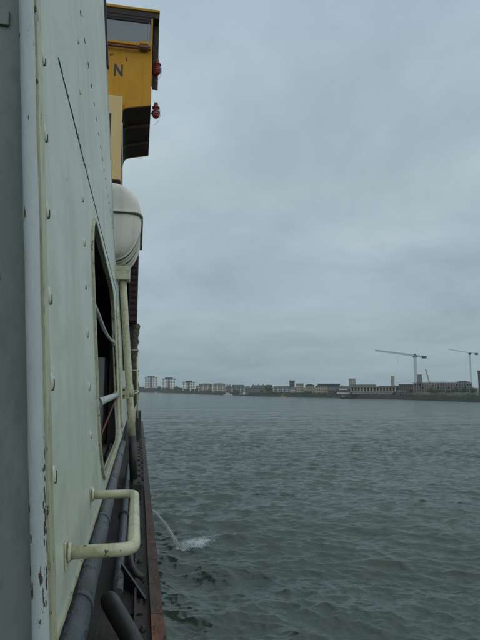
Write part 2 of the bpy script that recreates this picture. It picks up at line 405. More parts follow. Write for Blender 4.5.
# rivets with dark crescents that stand in for the shadow beside each dome
RV = []
def rivet_src(r, t0, t1, dark):
    q = MB(); rings = ((1.0,0.0),(.95,.3),(.75,.68),(.42,.93),(0.02,1.0)); n = 14; vs = []
    for rr_, hh_ in rings:
        for k in range(n):
            a_ = 2*math.pi*k/n; vs.append(Vector((WX + hh_*.0062 - WT*rr_*math.sin(a_)*r, rr_*math.cos(a_)*r, rr_*math.sin(a_)*r*1.1)))
    q.add(vs, [(i*n+k,i*n+(k+1)%n,(i+1)*n+(k+1)%n,(i+1)*n+k) for i in range(4) for k in range(n)], 0, True)
    m_ = 9; o_ = [(r*(1.08+.10*math.sin(math.pi*i/(m_-1)))*math.cos(t_), r*(1.16+.10*math.sin(math.pi*i/(m_-1)))*math.sin(t_)) for i, t_ in enumerate(np.linspace(t0, t1, m_))]
    i_ = [(r*.97*math.cos(t_), r*1.08*math.sin(t_)) for t_ in np.linspace(t1, t0, m_)]
    q.prism(o_+i_, lambda p, s: W(p[0], p[1], .0062 if s else -.003), 1)
    return q.build('rivet', [m_rivet, dark], None)
def rivet(Y, z, v=0):
    if len(RV) <= v:
        RV.append(rivet_src(*[(.025, -1.25, .25, m_seam),(.020, -1.1, .1, m_flake),(.022, -1.3, .5, m_flake2)][len(RV)])); o = RV[-1]
        if len(RV) <= v: return rivet(Y, z, v)
    else: o = RV[v].copy(); C.objects.link(o)
    o.parent = cabin; o.location = W(Y, z) - Vector((WX,0,0)) - (cabin.location - Vector((0,0,H))); return o
rz = [-.52,-.25,.02,.28,.55,.80,1.06]
for z_ in rz[1:]: rivet(1.64, z_, 0)
for i_, z_ in enumerate(rz): rivet(2.88, z_+random.uniform(-.02,.02), (0,1,2)[i_ % 3])
rivet(1.65, 1.62, 1); rivet(2.95, 1.72, 2); rivet(2.93, 2.02, 1); rivet(3.3, 2.7, 2)
for i_, z_ in enumerate(rz): rivet(7.25, z_, 1 + i_ % 2)
# black rubber strip high on the far edge
b = MB(); b.prism([(7.98,5.1),(8.06,5.1),(8.06,7.6),(7.98,7.6)], lambda p, s: W(p[0], p[1], .035 if s else -.02)); b.build('edge_rubber', m_navy, cabin)
b = MB(); b.prism([(7.98,-.70),(8.02,-.70),(8.02,5.09),(7.98,5.09)], lambda p, s: W(p[0], p[1], .012 if s else -.02)); b.build('edge_strip', m_bead, cabin)
b = MB(); b.prism([(8.03,-.70),(12.2,-.70),(12.2,2.1),(8.03,2.1)], lambda p, s: W(p[0], p[1], -.004 if s else -.03)); b.build('forward_plating', m_wall, cabin)
# far return, roof, interior lining
b = MB(); b.prism([(-1.9,-.8),(WX-.0,-.8),(WX-WT*7.6-.02,7.6),(-1.9,7.6)], lambda p, s: Vector((p[0]-.03, 7.95+s*.03, p[1]))); b.build('end_plate', m_wall, cabin)
b = MB(); b.box((-1.95,1.46,7.6),(-.75,8.0,7.64)); b.build('roof_plate', m_wall, cabin)
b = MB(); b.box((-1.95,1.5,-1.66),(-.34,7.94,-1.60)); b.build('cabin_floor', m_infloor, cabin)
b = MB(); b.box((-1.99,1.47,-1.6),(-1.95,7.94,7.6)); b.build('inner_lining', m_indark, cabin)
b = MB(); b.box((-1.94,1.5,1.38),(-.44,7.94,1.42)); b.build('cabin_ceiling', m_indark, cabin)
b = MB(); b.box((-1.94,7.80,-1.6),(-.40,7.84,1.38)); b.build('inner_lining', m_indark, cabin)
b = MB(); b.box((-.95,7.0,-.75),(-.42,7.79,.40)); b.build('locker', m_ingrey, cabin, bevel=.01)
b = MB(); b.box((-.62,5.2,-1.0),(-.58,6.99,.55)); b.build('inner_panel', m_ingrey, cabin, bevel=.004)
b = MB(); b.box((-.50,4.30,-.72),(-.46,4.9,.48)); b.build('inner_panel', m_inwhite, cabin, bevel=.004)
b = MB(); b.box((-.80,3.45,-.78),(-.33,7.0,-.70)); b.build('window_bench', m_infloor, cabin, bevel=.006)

# rail through the opening and the sagging bar above it
t = thing('window_rail', W(3.36, -.12, -.02), 'straight white-painted tube running level across the dark cabin opening', 'rail')
b = MB(); b.tube([W(3.36,-.095,-.01), W(6.82,-.085,-.01)], .030, 16); b.build('tube', m_bead, t)
b = MB(); b.lathe(W(3.37,-.095,-.01), (0,1,0), ((0,.045),(.015,.045),(.015,.03)), 14); b.build('collar', m_cream, t)
b = MB(); b.lathe(W(6.76,-.085,-.01), (0,1,0), ((0,.03),(0,.045),(.04,.045)), 14); b.build('collar', m_cream, t)
t = thing('sagging_bar', W(3.3, .5, -.02), 'thin white bar sagging in a curve across the upper half of the dark opening', 'rail')
cv_ = [(3.36,.560),(3.6,.548),(3.9,.537),(4.2,.524),(4.6,.503),(5.0,.500),(5.5,.510),(6.0,.530),(6.5,.556),(6.80,.575)]
b = MB(); b.tube([W(y_,z_,-.005) for y_, z_ in cv_], .0145, 12); b.build('bar', m_bead, t)
b = MB(); b.box(W(6.74,.54,-.03), W(6.79,.61,.015)); b.build('end_lug', m_cream, t)
# red lashing
t = thing('lashing_strap', W(5.6,-.8,-.1), 'dull red lashing hanging slantwise from the clamp into the cabin opening', 'strap')
b = MB(); p0 = W(7.05,-.10,.02); p1 = W(6.7,-.14,-.02); p2 = W(5.0,-.44,-.10); p3 = W(4.3,-.66,-.13)
b.tube([p0,p1,p2,p3], .010, 8); b.build('strap', m_strap, t)
b = MB(); b.box(p3-Vector((.02,.02,.02)), p3+Vector((.02,.02,.02))); b.build('hook', m_rustdk, t)

# step rung: two legs out from the wall, one bar along it
t = thing('step_rung', W(2.3,-.55), 'cream-painted U-shaped tube rung standing out level from the lower cabin side', 'rung')
def arc(c, u, v, r, n=8): return [c + u*r*math.cos(a_) + v*r*math.sin(a_) for a_ in np.linspace(0, math.pi/2, n)]
zr = -.525; ya, yb = 1.83, 2.76; xo = .003; r = .0215; br = .05
A0 = W(ya, zr, .004); B0 = W(yb, zr, .004)
pts = [A0, Vector((xo-br-.04, ya, zr))]
pts += [Vector((xo-br+br*math.sin(a_), ya+br-br*math.cos(a_), zr)) for a_ in np.linspace(0, math.pi/2, 9)]
pts += [Vector((xo, (ya+yb)/2, zr))]
pts += [Vector((xo-br+br*math.cos(a_), yb-br+br*math.sin(a_), zr)) for a_ in np.linspace(0, math.pi/2, 9)]
pts += [Vector((xo-br-.04, yb, zr)), B0]
b = MB(); b.tube(pts, r, 22); b.build('bar', m_rail, t)
for yy in (ya, yb):
    b = MB(); b.prism([(yy-.030,zr-.045),(yy+.030,zr-.045),(yy+.030,zr+.038),(yy-.030,zr+.038)], lambda p, s: W(p[0], p[1], .007 if s else .0005))
    b.build('mounting_pad', m_rail, t, bevel=.003)
    b = MB(); b.lathe(W(yy,zr,.012), (1,0,0), ((0,.032),(.004,.030),(.008,.0245)), 20); b.build('weld_collar', m_rail, t)

# ================================================================== pipes along the foot of the wall
t = thing('rubbing_tube', (-.19,1,-.8), 'thick blue-grey weathered tube running along the foot of the cabin side', 'pipe')
cuts = [.9, 2.05, 3.25, 4.6, 6.1, 7.7]
for i in range(5):
    ya_, yb_ = cuts[i]+.004, cuts[i+1]-.004
    b = MB(); pts = [Vector((-.188+.002*math.sin(k*2.1+i), ya_+(yb_-ya_)*k/8, -.775)) for k in range(9)]
    b.tube(pts, .052, 24); b.build('tube_section', m_tube, t)
for yy in cuts[1:-1]:
    b = MB(); b.lathe((-.188,yy,-.775), (0,1,0), ((-.02,.052),(-.02,.0555),(.02,.0555),(.02,.052)), 24); b.build('joint_sleeve', m_tube, t)
b = MB(); b.lathe((-.188,7.7,-.775), (0,1,0), ((0,.052),(.03,.046),(.05,.03),(.06,.0)), 20); b.build('end_cap', m_tube, t)

t = thing('deck_pipe', (-.12,4,-1.6), 'slimmer blue-grey pipe lying lengthwise in the dark deck gutter', 'pipe')
b = MB(); b.tube([(-.105,4.15,-1.50),(-.108,5,-1.46),(-.112,7,-1.43),(-.115,10,-1.42)], .043, 16); b.build('pipe', m_tube, t)
b = MB(); b.lathe((-.111,6.3,-1.436), (0,1,0), ((-.03,.043),(-.03,.062),(.0,.062),(.0,.043)), 16); b.build('flange', m_black, t)

t = thing('fender_hose', (-.1,4,-1.6), 'short fat black hose end curving across the deck gutter at the bottom edge', 'hose')
hp = [atZ(109,600,-1.40), atZ(111,603,-1.36), atZ(116,612,-1.35), atZ(123,624,-1.38), atZ(132,640,-1.42), atZ(142,660,-1.46)]
b = MB(); b.tube(hp, [.056,.060,.058,.057,.056,.055], 20); b.build('hose', m_black, t)
b = MB(); d_ = (hp[1]-hp[0]).normalized(); b.lathe(hp[0], -d_, ((0,.056),(.012,.052),(.018,.04),(.018,.0)), 20); b.build('hose_cap', m_rustdk, t)
t = thing('mooring_hook', (0,5.3,-1.6), 'small dark curved hook pipe by the gutter inside the rusty edge', 'hook')
b = MB(); b.tube([atZ(130.5,550,-1.45), atZ(130.5,560,-1.45), atZ(132.5,568,-1.46), atZ(137,574,-1.50), atZ(144,578,-1.53)], .026, 12); b.build('hook_bar', m_black, t)
b = MB(); q0 = atZ(130.5,550,-1.45); b.box(q0-Vector((.045,.02,.13)), q0+Vector((.045,.05,-.02))); b.build('base_plate', m_rustdk, t)
t = thing('deck_gusset', (0,4.4,-1.6), 'dark steel triangular bracket plate standing beside the orange rust edge', 'bracket')
g0 = Vector((-.06,4.02,-1.58)); b = MB()
b.prism([(0,0),(.19,-.32),(.17,-.36),(-.02,-.02)], lambda p, s: Vector((-.07+p[0], 4.55+p[1], -1.58+(.16*(1-p[0]/.19) if s else 0))))
b.build('plate', m_black, t)
b = MB(); b.box((-.10,4.0,-1.594),(.08,4.7,-1.585)); b.build('foot', m_rustdk, t)

# ================================================================== ferry hull
hull = thing('ferry_hull', (-4, 12, -H), 'dark steel ferry hull with its rust-streaked deck edge dropping to the water', 'ferry')
def ex(Y): return .205 + .0042*max(Y,0)
YE = 26.0
b = MB(); ys = np.linspace(-12, YE, 39)
for i in range(len(ys)-1):
    a_, c_ = ys[i], ys[i+1]
    for z0, z1, o0, o1 in ((-6.9,-5.4,-.25,-.06),(-5.4,-1.75,-.06,-.02)):
        b.add([(ex(a_)+o0,a_,z0),(ex(c_)+o0,c_,z0),(ex(c_)+o1,c_,z1),(ex(a_)+o1,a_,z1)], [(0,1,2,3)])
b.add([(ex(YE)-.25,YE,-6.9),(-7,YE+6,-6.9),(-7,YE+6,-1.75),(ex(YE)-.02,YE,-1.75)], [(0,1,2,3)])
b.add([(-7,-12,-6.9),(.1,-12,-6.9),(.1,-12,-1.75),(-7,-12,-1.75)], [(0,1,2,3)])
b.build('hull_plating', m_rustdk, hull)
b = MB(); b.add([(-7,-12,-1.6),(ex(-12)-.09,-12,-1.6),(ex(YE)-.09,YE,-1.6),(-7,YE+6,-1.6)], [(0,1,2,3)]); b.build('deck', m_rustdk, hull)
# strake along the deck edge: plates with butt joints
js = [-12,-8,-4,-1,1.2,2.6,3.9,5.1,6.5,8.2,10,12,14.5,17,20,23,YE]
for i in range(len(js)-1):
    a_, c_ = js[i]+.006, js[i+1]-.006
    b = MB(); n = 10
    for k in range(n):
        u0 = a_+(c_-a_)*k/n; u1 = a_+(c_-a_)*(k+1)/n
        w0 = ex(u0)+.004*math.sin(u0*7.3); w1 = ex(u1)+.004*math.sin(u1*7.3)
        b.hexa([(ex(u0)-.088,u0,-1.75),(w0,u0,-1.75),(w1,u1,-1.75),(ex(u1)-.088,u1,-1.75),
                (ex(u0)-.088,u0,-1.555),(w0,u0,-1.565),(w1,u1,-1.565),(ex(u1)-.088,u1,-1.555)])
    b.build('strake_plate', m_rust if js[i] < 3.9 else (m_rustmid if js[i] < 8 else m_rustdk), hull, bevel=0)
b = MB(); b.hexa([(-.335,-1,-1.6),(-.315,-1,-1.6),(-.315,20,-1.6),(-.335,20,-1.6),(-.29,-1,-.705),(-.27,-1,-.705),(-.27,20,-.705),(-.29,20,-.705)]); b.build('side_coaming', m_rustdk, hull)
b = MB(); b.box((.02,1,-1.595),(.035,25,-1.52)); b.build('gutter_bar', m_rustdk, hull)
first = None
for k, Yb in enumerate([3.3,3.75,4.2,4.65,5.15,5.7,6.3,6.95,7.6]):
    if first is None:
        b = MB(); b.lathe((.075,Yb,-1.598), (0,0,1), ((0,.024),(.012,.024),(.016,.014),(.03,.014),(.032,.0)), 8); first = b.build('deck_bolt', m_rustdk, hull)
        f0 = Yb
    else: dup_part(first, (random.uniform(-.012,.012), Yb-f0, 0))
# dome-headed studs on the inner kerb further forward
first = None
b = MB(); b.box((-.02,7.9,-1.597),(.10,YE-.1,-1.38)); b.build('bulwark_kerb', m_rustdk, hull)
Yb = 8.0; k = 0
while Yb < 22:
    if first is None:
        b = MB(); b.lathe((.085,Yb,-1.40), (.45,-.5,.75), ((-.05,.055),(.01,.055),(.035,.045),(.052,.022),(.055,0)), 12); first = b.build('stud', m_rustdk, hull); f0 = Yb
    else: dup_part(first, (random.uniform(-.01,.01)+.0042*(Yb-f0), Yb-f0, random.uniform(-.01,.02)))
    Yb += .62+random.uniform(-.08,.08)
b = MB(); b.box((-.02,14.6,-1.6),(.13,15.4,-.62)); b.build('fender_post', m_rustdk, hull, bevel=.02)
b = MB(); b.box((.01,20,-1.6),(.16,21,-.9)); b.build('fender_post', m_rustdk, hull, bevel=.02)

# ================================================================== downpipe, clamp, hanging gear
t = thing('downpipe', (-.05,8.4,-1.5), 'cream-painted upright downpipe with a black lower end, just past the cabin opening', 'pipe')
pa, pb, pc = Vector((-.268,8.4,1.74)), Vector((-.043-.012,8.4,-.73)), Vector((-.012,8.4,-1.42))
b = MB(); b.tube([pa+(pb-pa)*k/6 for k in range(7)], .056, 20); b.build('upper_pipe', m_rail, t)
b = MB(); b.tube([pb, pc], .058, 20); b.build('lower_pipe', m_black, t)
b = MB(); b.lathe(pc, (pb-pc), ((-.02,.09),(.015,.09),(.015,.058)), 18); b.build('pipe_flange', m_rustdk, t)
b = MB(); b.box((-.425,8.28,1.71),(-.155,8.56,1.93)); b.build('head_box', m_rail, t, bevel=.008)
t0_ = t
b = MB(); b.tube([W(7.62, 1.15-.1*k, .024) for k in range(18)], .019, 12); b.build('side_pipe', m_rail, t0_)
t = thing('pipe_clamp', (-.2,8.2,-.1), 'small rusty yellow clamp holding the downpipe to the cabin side', 'clamp')
b = MB(); b.box((-.262,8.03,-.16),(-.115,8.30,.02)); b.build('clamp_block', m_cream, t, bevel=.006)
b = MB(); b.lathe((-.103,8.4,-.08), (-.08,0,1), ((-.05,.057),(-.05,.066),(.05,.066),(.05,.057)), 18); b.build('clamp_band', m_cream, t)
for zz in (-.11,-.02):
    b = MB(); b.lathe((-.19,8.03,zz), (0,-1,0), ((0,.018),(.014,.018),(.016,.0)), 6); b.build('clamp_bolt', m_rust, t)

t = thing('louvred_locker', (-.1,10.2,1.29), 'narrow maroon steel locker with short louvres under the liferaft', 'locker')
b = MB(); b.box((-.40,10.52,.35),(-.09,10.6,2.9)); b.build('backing_plate', m_rustdk, t)
b = MB(); b.box((-.20,10.0,1.27),(-.030,10.5,3.0)); b.build('casing', m_maroon, t, bevel=.008)
for k in range(9):
    z_ = 1.36+k*.115
    b = MB(); b.hexa([(-.155,9.985,z_),(-.055,9.985,z_),(-.055,10.0,z_),(-.155,10.0,z_),(-.15,9.97,z_+.03),(-.06,9.97,z_+.03),(-.06,10.0,z_+.045),(-.15,10.0,z_+.045)])
    b.build('louvre', m_maroon, t)
# bundled canvas hanging below it
t = thing('canvas_bundle', (-.05,10.6,-.5), 'ragged dark canvas bundle lashed to a thin yellow pole beyond the downpipe', 'canvas bundle')
nz_, na_ = 60, 16; vs = []
for i in range(nz_+1):
    z_ = 1.29-1.75*i/nz_
    cx_ = -.085+.022*math.sin(i*.19)+.010*math.sin(i*.61)+.055*i/nz_; rr_ = (.070+.012*math.sin(i*.37+1)+.008*math.sin(i*1.1))*(1 if i < 50 else (62-i)/12)
    if 33 < i < 46: rr_ *= .8
    for k in range(na_):
        a_ = 2*math.pi*k/na_; q = rr_*(1+.22*math.sin(3*a_+i*.3)+random.uniform(-.08,.08))
        vs.append((cx_+q*math.cos(a_), 10.6+q*math.sin(a_), z_))
b = MB(); b.add(vs, [(i*na_+k,i*na_+(k+1)%na_,(i+1)*na_+(k+1)%na_,(i+1)*na_+k) for i in range(nz_) for k in range(na_)], 0, True); b.build('canvas', m_net, t)
b = MB(); b.tube([(-.01,10.5,.62),(.025,10.5,-.58)], .017, 10); b.build('pole', m_rail, t)
for z_ in (.75,.35,-.05):
    b = MB(); b.lathe((-.05-.02*z_,10.57,z_), (0,0,1), ((-.012,.085),(0,.093),(.012,.085)), 14); b.build('lashing', m_cream, t)
b = MB(); b.tube([(-.03,8.45,-.08),(.02,9.6,-.07),(.03,10.5,-.06)], .012, 8); b.build('stay', m_rail, t)

# ================================================================== liferaft canister
t = thing('liferaft_canister', (-.5,8.7,2.3), 'round-ended white liferaft canister with a banded lower shell above the downpipe', 'liferaft')
cz, cx, r = 2.935, -.50, .505
prof = [(0,.0),(.0,.22),(.010,.36),(.03,.43),(.07,.468),(.14,.492),(.26,.502),(.48,r),(1.5,r),(1.65,.49),(1.76,.42),(1.84,.30),(1.88,0)]
def shell(b, y0, pr, z0, sz, up, n=36):
    vs = []
    for h_, q in pr:
        for k in range(n+1):
            a_ = math.pi*k/n; cq, sq_ = math.cos(a_), math.sin(a_)
            ex_ = .86 if not up else 1.0
            vs.append(Vector((cx+q*math.copysign(abs(cq)**ex_, cq), y0+h_, z0+(1 if up else -1)*max(q,1e-4)*sz*sq_)))
    m_ = n+1; return b.add(vs, [(i*m_+k,i*m_+k+1,(i+1)*m_+k+1,(i+1)*m_+k) for i in range(len(pr)-1) for k in range(n)], 0, True)
b = MB(); shell(b, 8.62, prof, cz+.02, 1.06, True); b.build('upper_shell', m_gel, t)
SZ = 1.52
b = MB(); shell(b, 8.62, [(h_, q*.97) for h_, q in prof], cz-.034, SZ, False); b.build('lower_shell', m_gel, t)
ring = [(cx+q+.028, 8.62+h_-(.026 if q < .46 else 0)) for h_, q in prof if q > .05][:-1]
ring = [(cx+.1, 8.59)] + ring
poly = ring + [(2*cx-x_, y_) for x_, y_ in ring[::-1]]
b = MB(); b.prism(poly, lambda p, s: Vector((p[0], p[1], cz-.012+.034*s))); b.build('upper_lip', m_gel, t, bevel=.005)
b = MB(); b.prism([((x_-cx)*.985+cx, y_+.006) for x_, y_ in poly], lambda p, s: Vector((p[0], p[1], cz-.036+.023*s))); b.build('gasket', m_black, t)
for hq, ww in ((.20,.03),(.38,.03),(.62,.035),(.95,.04),(1.3,.04)):
    rr_ = np.interp(hq, [p[0] for p in prof], [p[1] for p in prof])*.97; r2_ = np.interp(hq+ww, [p[0] for p in prof], [p[1] for p in prof])*.97
    b = MB(); shell(b, 8.62, [(hq-.004,rr_-.006),(hq,rr_+.016),(hq+ww*.7,r2_+.020),(hq+ww,r2_-.004)], cz-.037, SZ, False); b.build('moulded_rib', m_gel, t)
for hq in (.285,.75):
    rr_ = np.interp(hq, [p[0] for p in prof], [p[1] for p in prof])*.97
    b = MB(); shell(b, 8.62, [(hq-.002,rr_-.01),(hq,rr_+.013),(hq+.03,rr_+.014),(hq+.034,rr_-.01)], cz-.037, SZ, False); b.build('strap', m_black, t)
b = MB(); b.box((-.012,9.02,cz-.52),(.030,9.10,cz-.038)); b.build('release_strap', m_black, t)
for yy in (9.3, 9.9):
    b = MB(); b.box((-.92,yy,2.06),(-.24,yy+.1,2.20)); b.build('cradle', m_rail, t, bevel=.006)
t2 = thing('raft_platform', (-.8,9.6,-1.6), 'dark steel pillar and shelf carrying the liferaft, mostly behind the cabin side', 'platform')
b = MB(); b.box((-1.0,9.2,1.98),(-.26,10.1,2.055)); b.build('shelf', m_rustdk, t2, bevel=.004)
b = MB(); b.box((-.95,9.5,-1.6),(-.75,9.8,1.98)); b.build('pillar', m_rustdk, t2, bevel=.004)

# ================================================================== wheelhouse
wh = thing('wheelhouse', (-1.5,15.5,-1.6), 'ochre wheelhouse high on a tan pillar with a navy letter N beneath its window', 'wheelhouse')
prof_l = [(.19,7.93),(-.12,7.865),(-.42,7.80),(-.53,7.755),(-.60,7.69),(-.645,7.58),(-.665,7.42),(-.67,7.1)]
face = prof_l + [(-2.6,7.1),(-2.6,10.60),(.19,10.60)]
win = (-2.0,.145,9.74,10.50)
# aft face as four pieces round the window
b = MB()
def yslab(poly, y0, y1): b.prism(poly, lambda p, s: Vector((p[0], y1 if s else y0, p[1])))
yslab(prof_l + [(-2.6,7.1),(-2.6,9.735),(.19,9.735)], 14.0, 14.06); b.build('aft_panel', m_yel, wh)
b = MB(); yslab([(.145,9.739),(.19,9.739),(.19,10.6),(.145,10.6)], 14.0, 14.06); b.build('corner_post', m_yel, wh)
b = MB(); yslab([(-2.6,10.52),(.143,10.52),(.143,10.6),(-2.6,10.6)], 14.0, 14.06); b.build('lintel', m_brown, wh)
b = MB(); yslab([(-2.6,9.738),(.143,9.738),(.143,10.518),(-2.6,10.518)], 14.035, 14.045); b.build('window_pane', m_glass, wh)
b = MB(); b.box((.075,14.01,9.80),(.092,14.033,10.518)); b.build('glazing_bar', m_inwhite, wh)
b = MB(); b.box((-2.6,14.008,10.44),(.143,14.034,10.517)); b.build('interior_shade_strip', m_indark, wh)  # dark strip painting the dim interior behind the top of the pane
b = MB(); b.box((-2.6,13.93,9.66),(.12,14.0,9.735)); b.build('window_sill', m_yel, wh, bevel=.006)
b = MB(); b.tube([(-2.6,13.90,9.545),(.14,13.90,9.55)], .038, 12); b.build('sill_pipe', m_redbr, wh)
b = MB(); b.box((-.17,13.84,9.55),(.08,13.985,9.655)); b.build('wiper_box', m_redbr, wh, bevel=.006)
b = MB(); b.box((-.16,13.83,9.66),(.07,13.925,9.75)); b.build('wiper_box', m_yel, wh, bevel=.006)
for px_, py_ in ((110.5,54.5),(112.5,54),(126.5,58),(126.7,60)):
    q = atY(px_,py_,14); b = MB(); b.box((q.x-.018,13.99,q.z-.03),(q.x+.014,14.0,q.z+.025)); b.build('rust_lug', m_redbr, wh)
b = MB(); yslab([(p[0], p[1]) for p in prof_l] + [(-2.6,7.1),(-2.6,10.6),(.188,10.6)], 17.25, 17.3); b.build('forward_panel', m_yel, wh)
b = MB(); b.box((.155,14.061,7.94),(.188,17.25,9.735)); b.box((.155,14.061,10.52),(.188,17.25,10.6)); b.box((.155,15.5,9.735),(.188,15.6,10.52)); b.build('outboard_side', m_yel, wh)
# underside follows the curved haunch
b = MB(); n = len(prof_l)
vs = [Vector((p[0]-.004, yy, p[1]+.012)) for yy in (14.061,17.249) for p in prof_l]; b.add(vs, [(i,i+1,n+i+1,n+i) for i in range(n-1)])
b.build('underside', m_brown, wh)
for yy in (15.05,16.2):
    b = MB(); vs = [Vector((p[0]-.03, y_, p[1]+d_)) for y_ in (yy,yy+.09) for d_ in (.0,-.05) for p in prof_l[:5]]
    k = 5; b.add(vs, [(i,i+1,k+i+1,k+i) for i in range(k-1)] + [(2*k+i,2*k+i+1,3*k+i+1,3*k+i) for i in range(k-1)] + [(k+i,k+i+1,3*k+i+1,3*k+i) for i in range(k-1)])
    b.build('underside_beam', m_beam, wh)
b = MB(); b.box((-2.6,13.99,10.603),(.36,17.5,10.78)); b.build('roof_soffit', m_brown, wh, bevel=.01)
b = MB(); b.box((-2.62,13.96,10.782),(.38,17.52,10.86)); b.build('roof', m_yel, wh, bevel=.012)
b = MB(); b.box((.215,14.3,8.60),(.375,14.34,10.598)); b.build('side_screen', m_brown, wh, bevel=.006)  # shaded ochre side, its shade put into the brown colour
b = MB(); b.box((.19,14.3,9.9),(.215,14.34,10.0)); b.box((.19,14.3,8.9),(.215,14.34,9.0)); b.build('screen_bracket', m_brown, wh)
b = MB(); b.box((-1.6,13.68,5.53),(-.585,13.98,7.93)); b.build('pillar_casing', m_tan, wh, bevel=.02)
b = MB(); q = atY(108.6,113,13.68); q2 = atY(109.9,151,13.68); b.box((-1.1,13.672,q2.z),(q2.x,13.69,q.z)); b.build('door_slot', m_brown, wh)
b = MB(); b.box((-1.6,13.98,5.3),(-.675,17.3,7.1)); b.build('pillar_side', m_yel, wh)
b = MB(); b.box((-1.6,13.75,5.28),(-.575,14.4,5.525)); b.build('pillar_foot', m_brown, wh)
b = MB(); b.tube([(-.515,13.75,4.9),(-.530,13.75,5.6),(-.575,13.75,7.2)], .012, 8); b.build('conduit', m_bead, wh)
b = MB(); b.box((-2.6,13.9,-1.6),(-.72,18,5.27)); b.build('tower_base', m_rustdk, wh)
# letter N
q0, q1 = Vector((-.855,14,8.70)), Vector((-.615,14,9.06)); s_ = .050
b = MB()
for poly in ([(q0.x,q0.z),(q0.x+s_,q0.z),(q0.x+s_,q1.z),(q0.x,q1.z)], [(q1.x-s_,q0.z),(q1.x,q0.z),(q1.x,q1.z),(q1.x-s_,q1.z)],
             [(q0.x+s_,q1.z),(q0.x+s_,q1.z-.125),(q1.x-s_,q0.z),(q1.x-s_,q0.z+.125)]):
    b.prism(poly, lambda p, s: Vector((p[0], 13.996 if s else 14.0, p[1])))
b.build('letter', m_navy, wh)
# red navigation lamps on the outboard edge
def nav_lamp(c, label):
    k_ = 1.28; K = lambda pr: tuple((h_*k_, q_*k_) for h_, q_ in pr)
    t = thing('navigation_lamp', c, label, 'navigation lamp', 'red lamps on the wheelhouse edge')
    b = MB(); b.lathe(c, (0,0,1), K(((-.13,0),(-.125,.045),(-.09,.075),(.02,.088),(.03,.06))), 16); b.build('lamp_body', m_redl, t)
    b = MB(); b.lathe(c, (0,0,1), K(((.03,.06),(.10,.06),(.10,.085),(.125,.08))), 16); b.build('lens', m_redl, t)
    b = MB(); b.lathe(c, (0,0,1), K(((.125,.085),(.15,.055),(.17,.045),(.23,.04),(.235,0))), 16); b.build('cap', m_redbr, t)
    for z_ in (-.07,.0,.06):
        b = MB(); b.lathe(Vector(c)+Vector((0,0,z_)), (0,0,1), K(((-.008,.09),(0,.097),(.008,.09))), 16); b.build('guard_ring', m_black, t)
    b = MB(); b.bar(Vector(c)+Vector((-.14,0,-.03)), Vector(c)+Vector((-.05,0,-.03)), .035); b.build('bracket', m_black, t)
    b = MB(); b.tube([Vector(c)+Vector((.09,0,-.02)), Vector(c)+Vector((.13,0,-.05)), Vector(c)+Vector((.10,0,-.2)), Vector(c)+Vector((.02,0,-.34)), Vector(c)+Vector((-.05,0,-.38))], .005, 6); b.build('cable', m_bead, t)
nav_lamp((.345,14.25,9.20), 'red navigation lamp at the upper outboard corner of the wheelhouse')
nav_lamp((.335,14.25,7.86), 'lower red navigation lamp beneath the wheelhouse corner')

# ================================================================== water jet and splash
def m_water_white():
    mt = bpy.data.materials.new('white_water'); mt.use_nodes = True; p = mt.node_tree.nodes['Principled BSDF']
    p.inputs['Base Color'].default_value = (.70,.75,.75,1); p.inputs['Roughness'].default_value = .3; p.inputs['Transmission Weight'].default_value = .25
    return mt
m_foam = m_water_white()
jet = thing('water_jet', (.3,21.9,-4.7), 'thin arching jet of discharge water falling from the hull into the river', 'water jet')
J0 = Vector((.30,22.0,-4.72)); J1 = Vector((1.78,21.55,-6.18))
b = MB(); rs = random.Random(3)
for s_ in range(22):
    o0 = Vector((0, rs.gauss(0,.012), rs.gauss(0,.012))); sp = Vector((rs.gauss(0,.07), rs.gauss(0,.09), rs.gauss(0,.03))); pts = []; rr_ = []
    e0 = 0 if s_ < 9 else rs.uniform(.1,.6); e1 = 1 if s_ < 6 else rs.uniform(.5,1)
    for k in range(15):
        u = e0+(e1-e0)*k/14; p = J0.lerp(J1, u); p.z = J0.z + (J1.z-J0.z)*(u**1.75) + .10*math.sin(math.pi*u)*(1-u)
        p += o0 + sp*u*u + Vector((rs.gauss(0,.004),0,rs.gauss(0,.004))); pts.append(p)
        rr_.append(max(.004, (.010 if s_ < 3 else .006)*(1-.35*u)*rs.uniform(.6,1.2)*(math.sin(math.pi*(k+.6)/15.2)**.4)))
    b.tube(pts, rr_, 7)
b.build('stream', m_foam, jet)
b = MB()
def blob(c, r_, sq=1.0):
    n = 5; ph = rs.uniform(0,6)
    vs = [Vector((c[0],c[1],c[2]+r_*sq))] + [Vector((c[0]+r_*rs.uniform(.6,1.3)*math.cos(2*math.pi*k/n+ph), c[1]+r_*rs.uniform(.6,1.3)*math.sin(2*math.pi*k/n+ph), c[2]+rs.uniform(-.2,.2)*r_*sq)) for k in range(n)] + [Vector((c[0],c[1],c[2]-r_*sq))]
    b.add(vs, [(0,1+k,1+(k+1)%n) for k in range(n)] + [(n+1,1+(k+1)%n,1+k) for k in range(n)], 0, True)
for _ in range(1800):
    u = rs.uniform(.08,1); p = J0.lerp(J1,u); z_ = J0.z+(J1.z-J0.z)*(u**1.75)+.1*math.sin(math.pi*u)*(1-u)
    blob((p.x+rs.gauss(0,.07)*u, p.y+rs.gauss(0,.09)*u, z_+rs.gauss(0,.05)*u), rs.uniform(.003,.009))
b.build('droplets', m_foam, jet, kind='stuff')
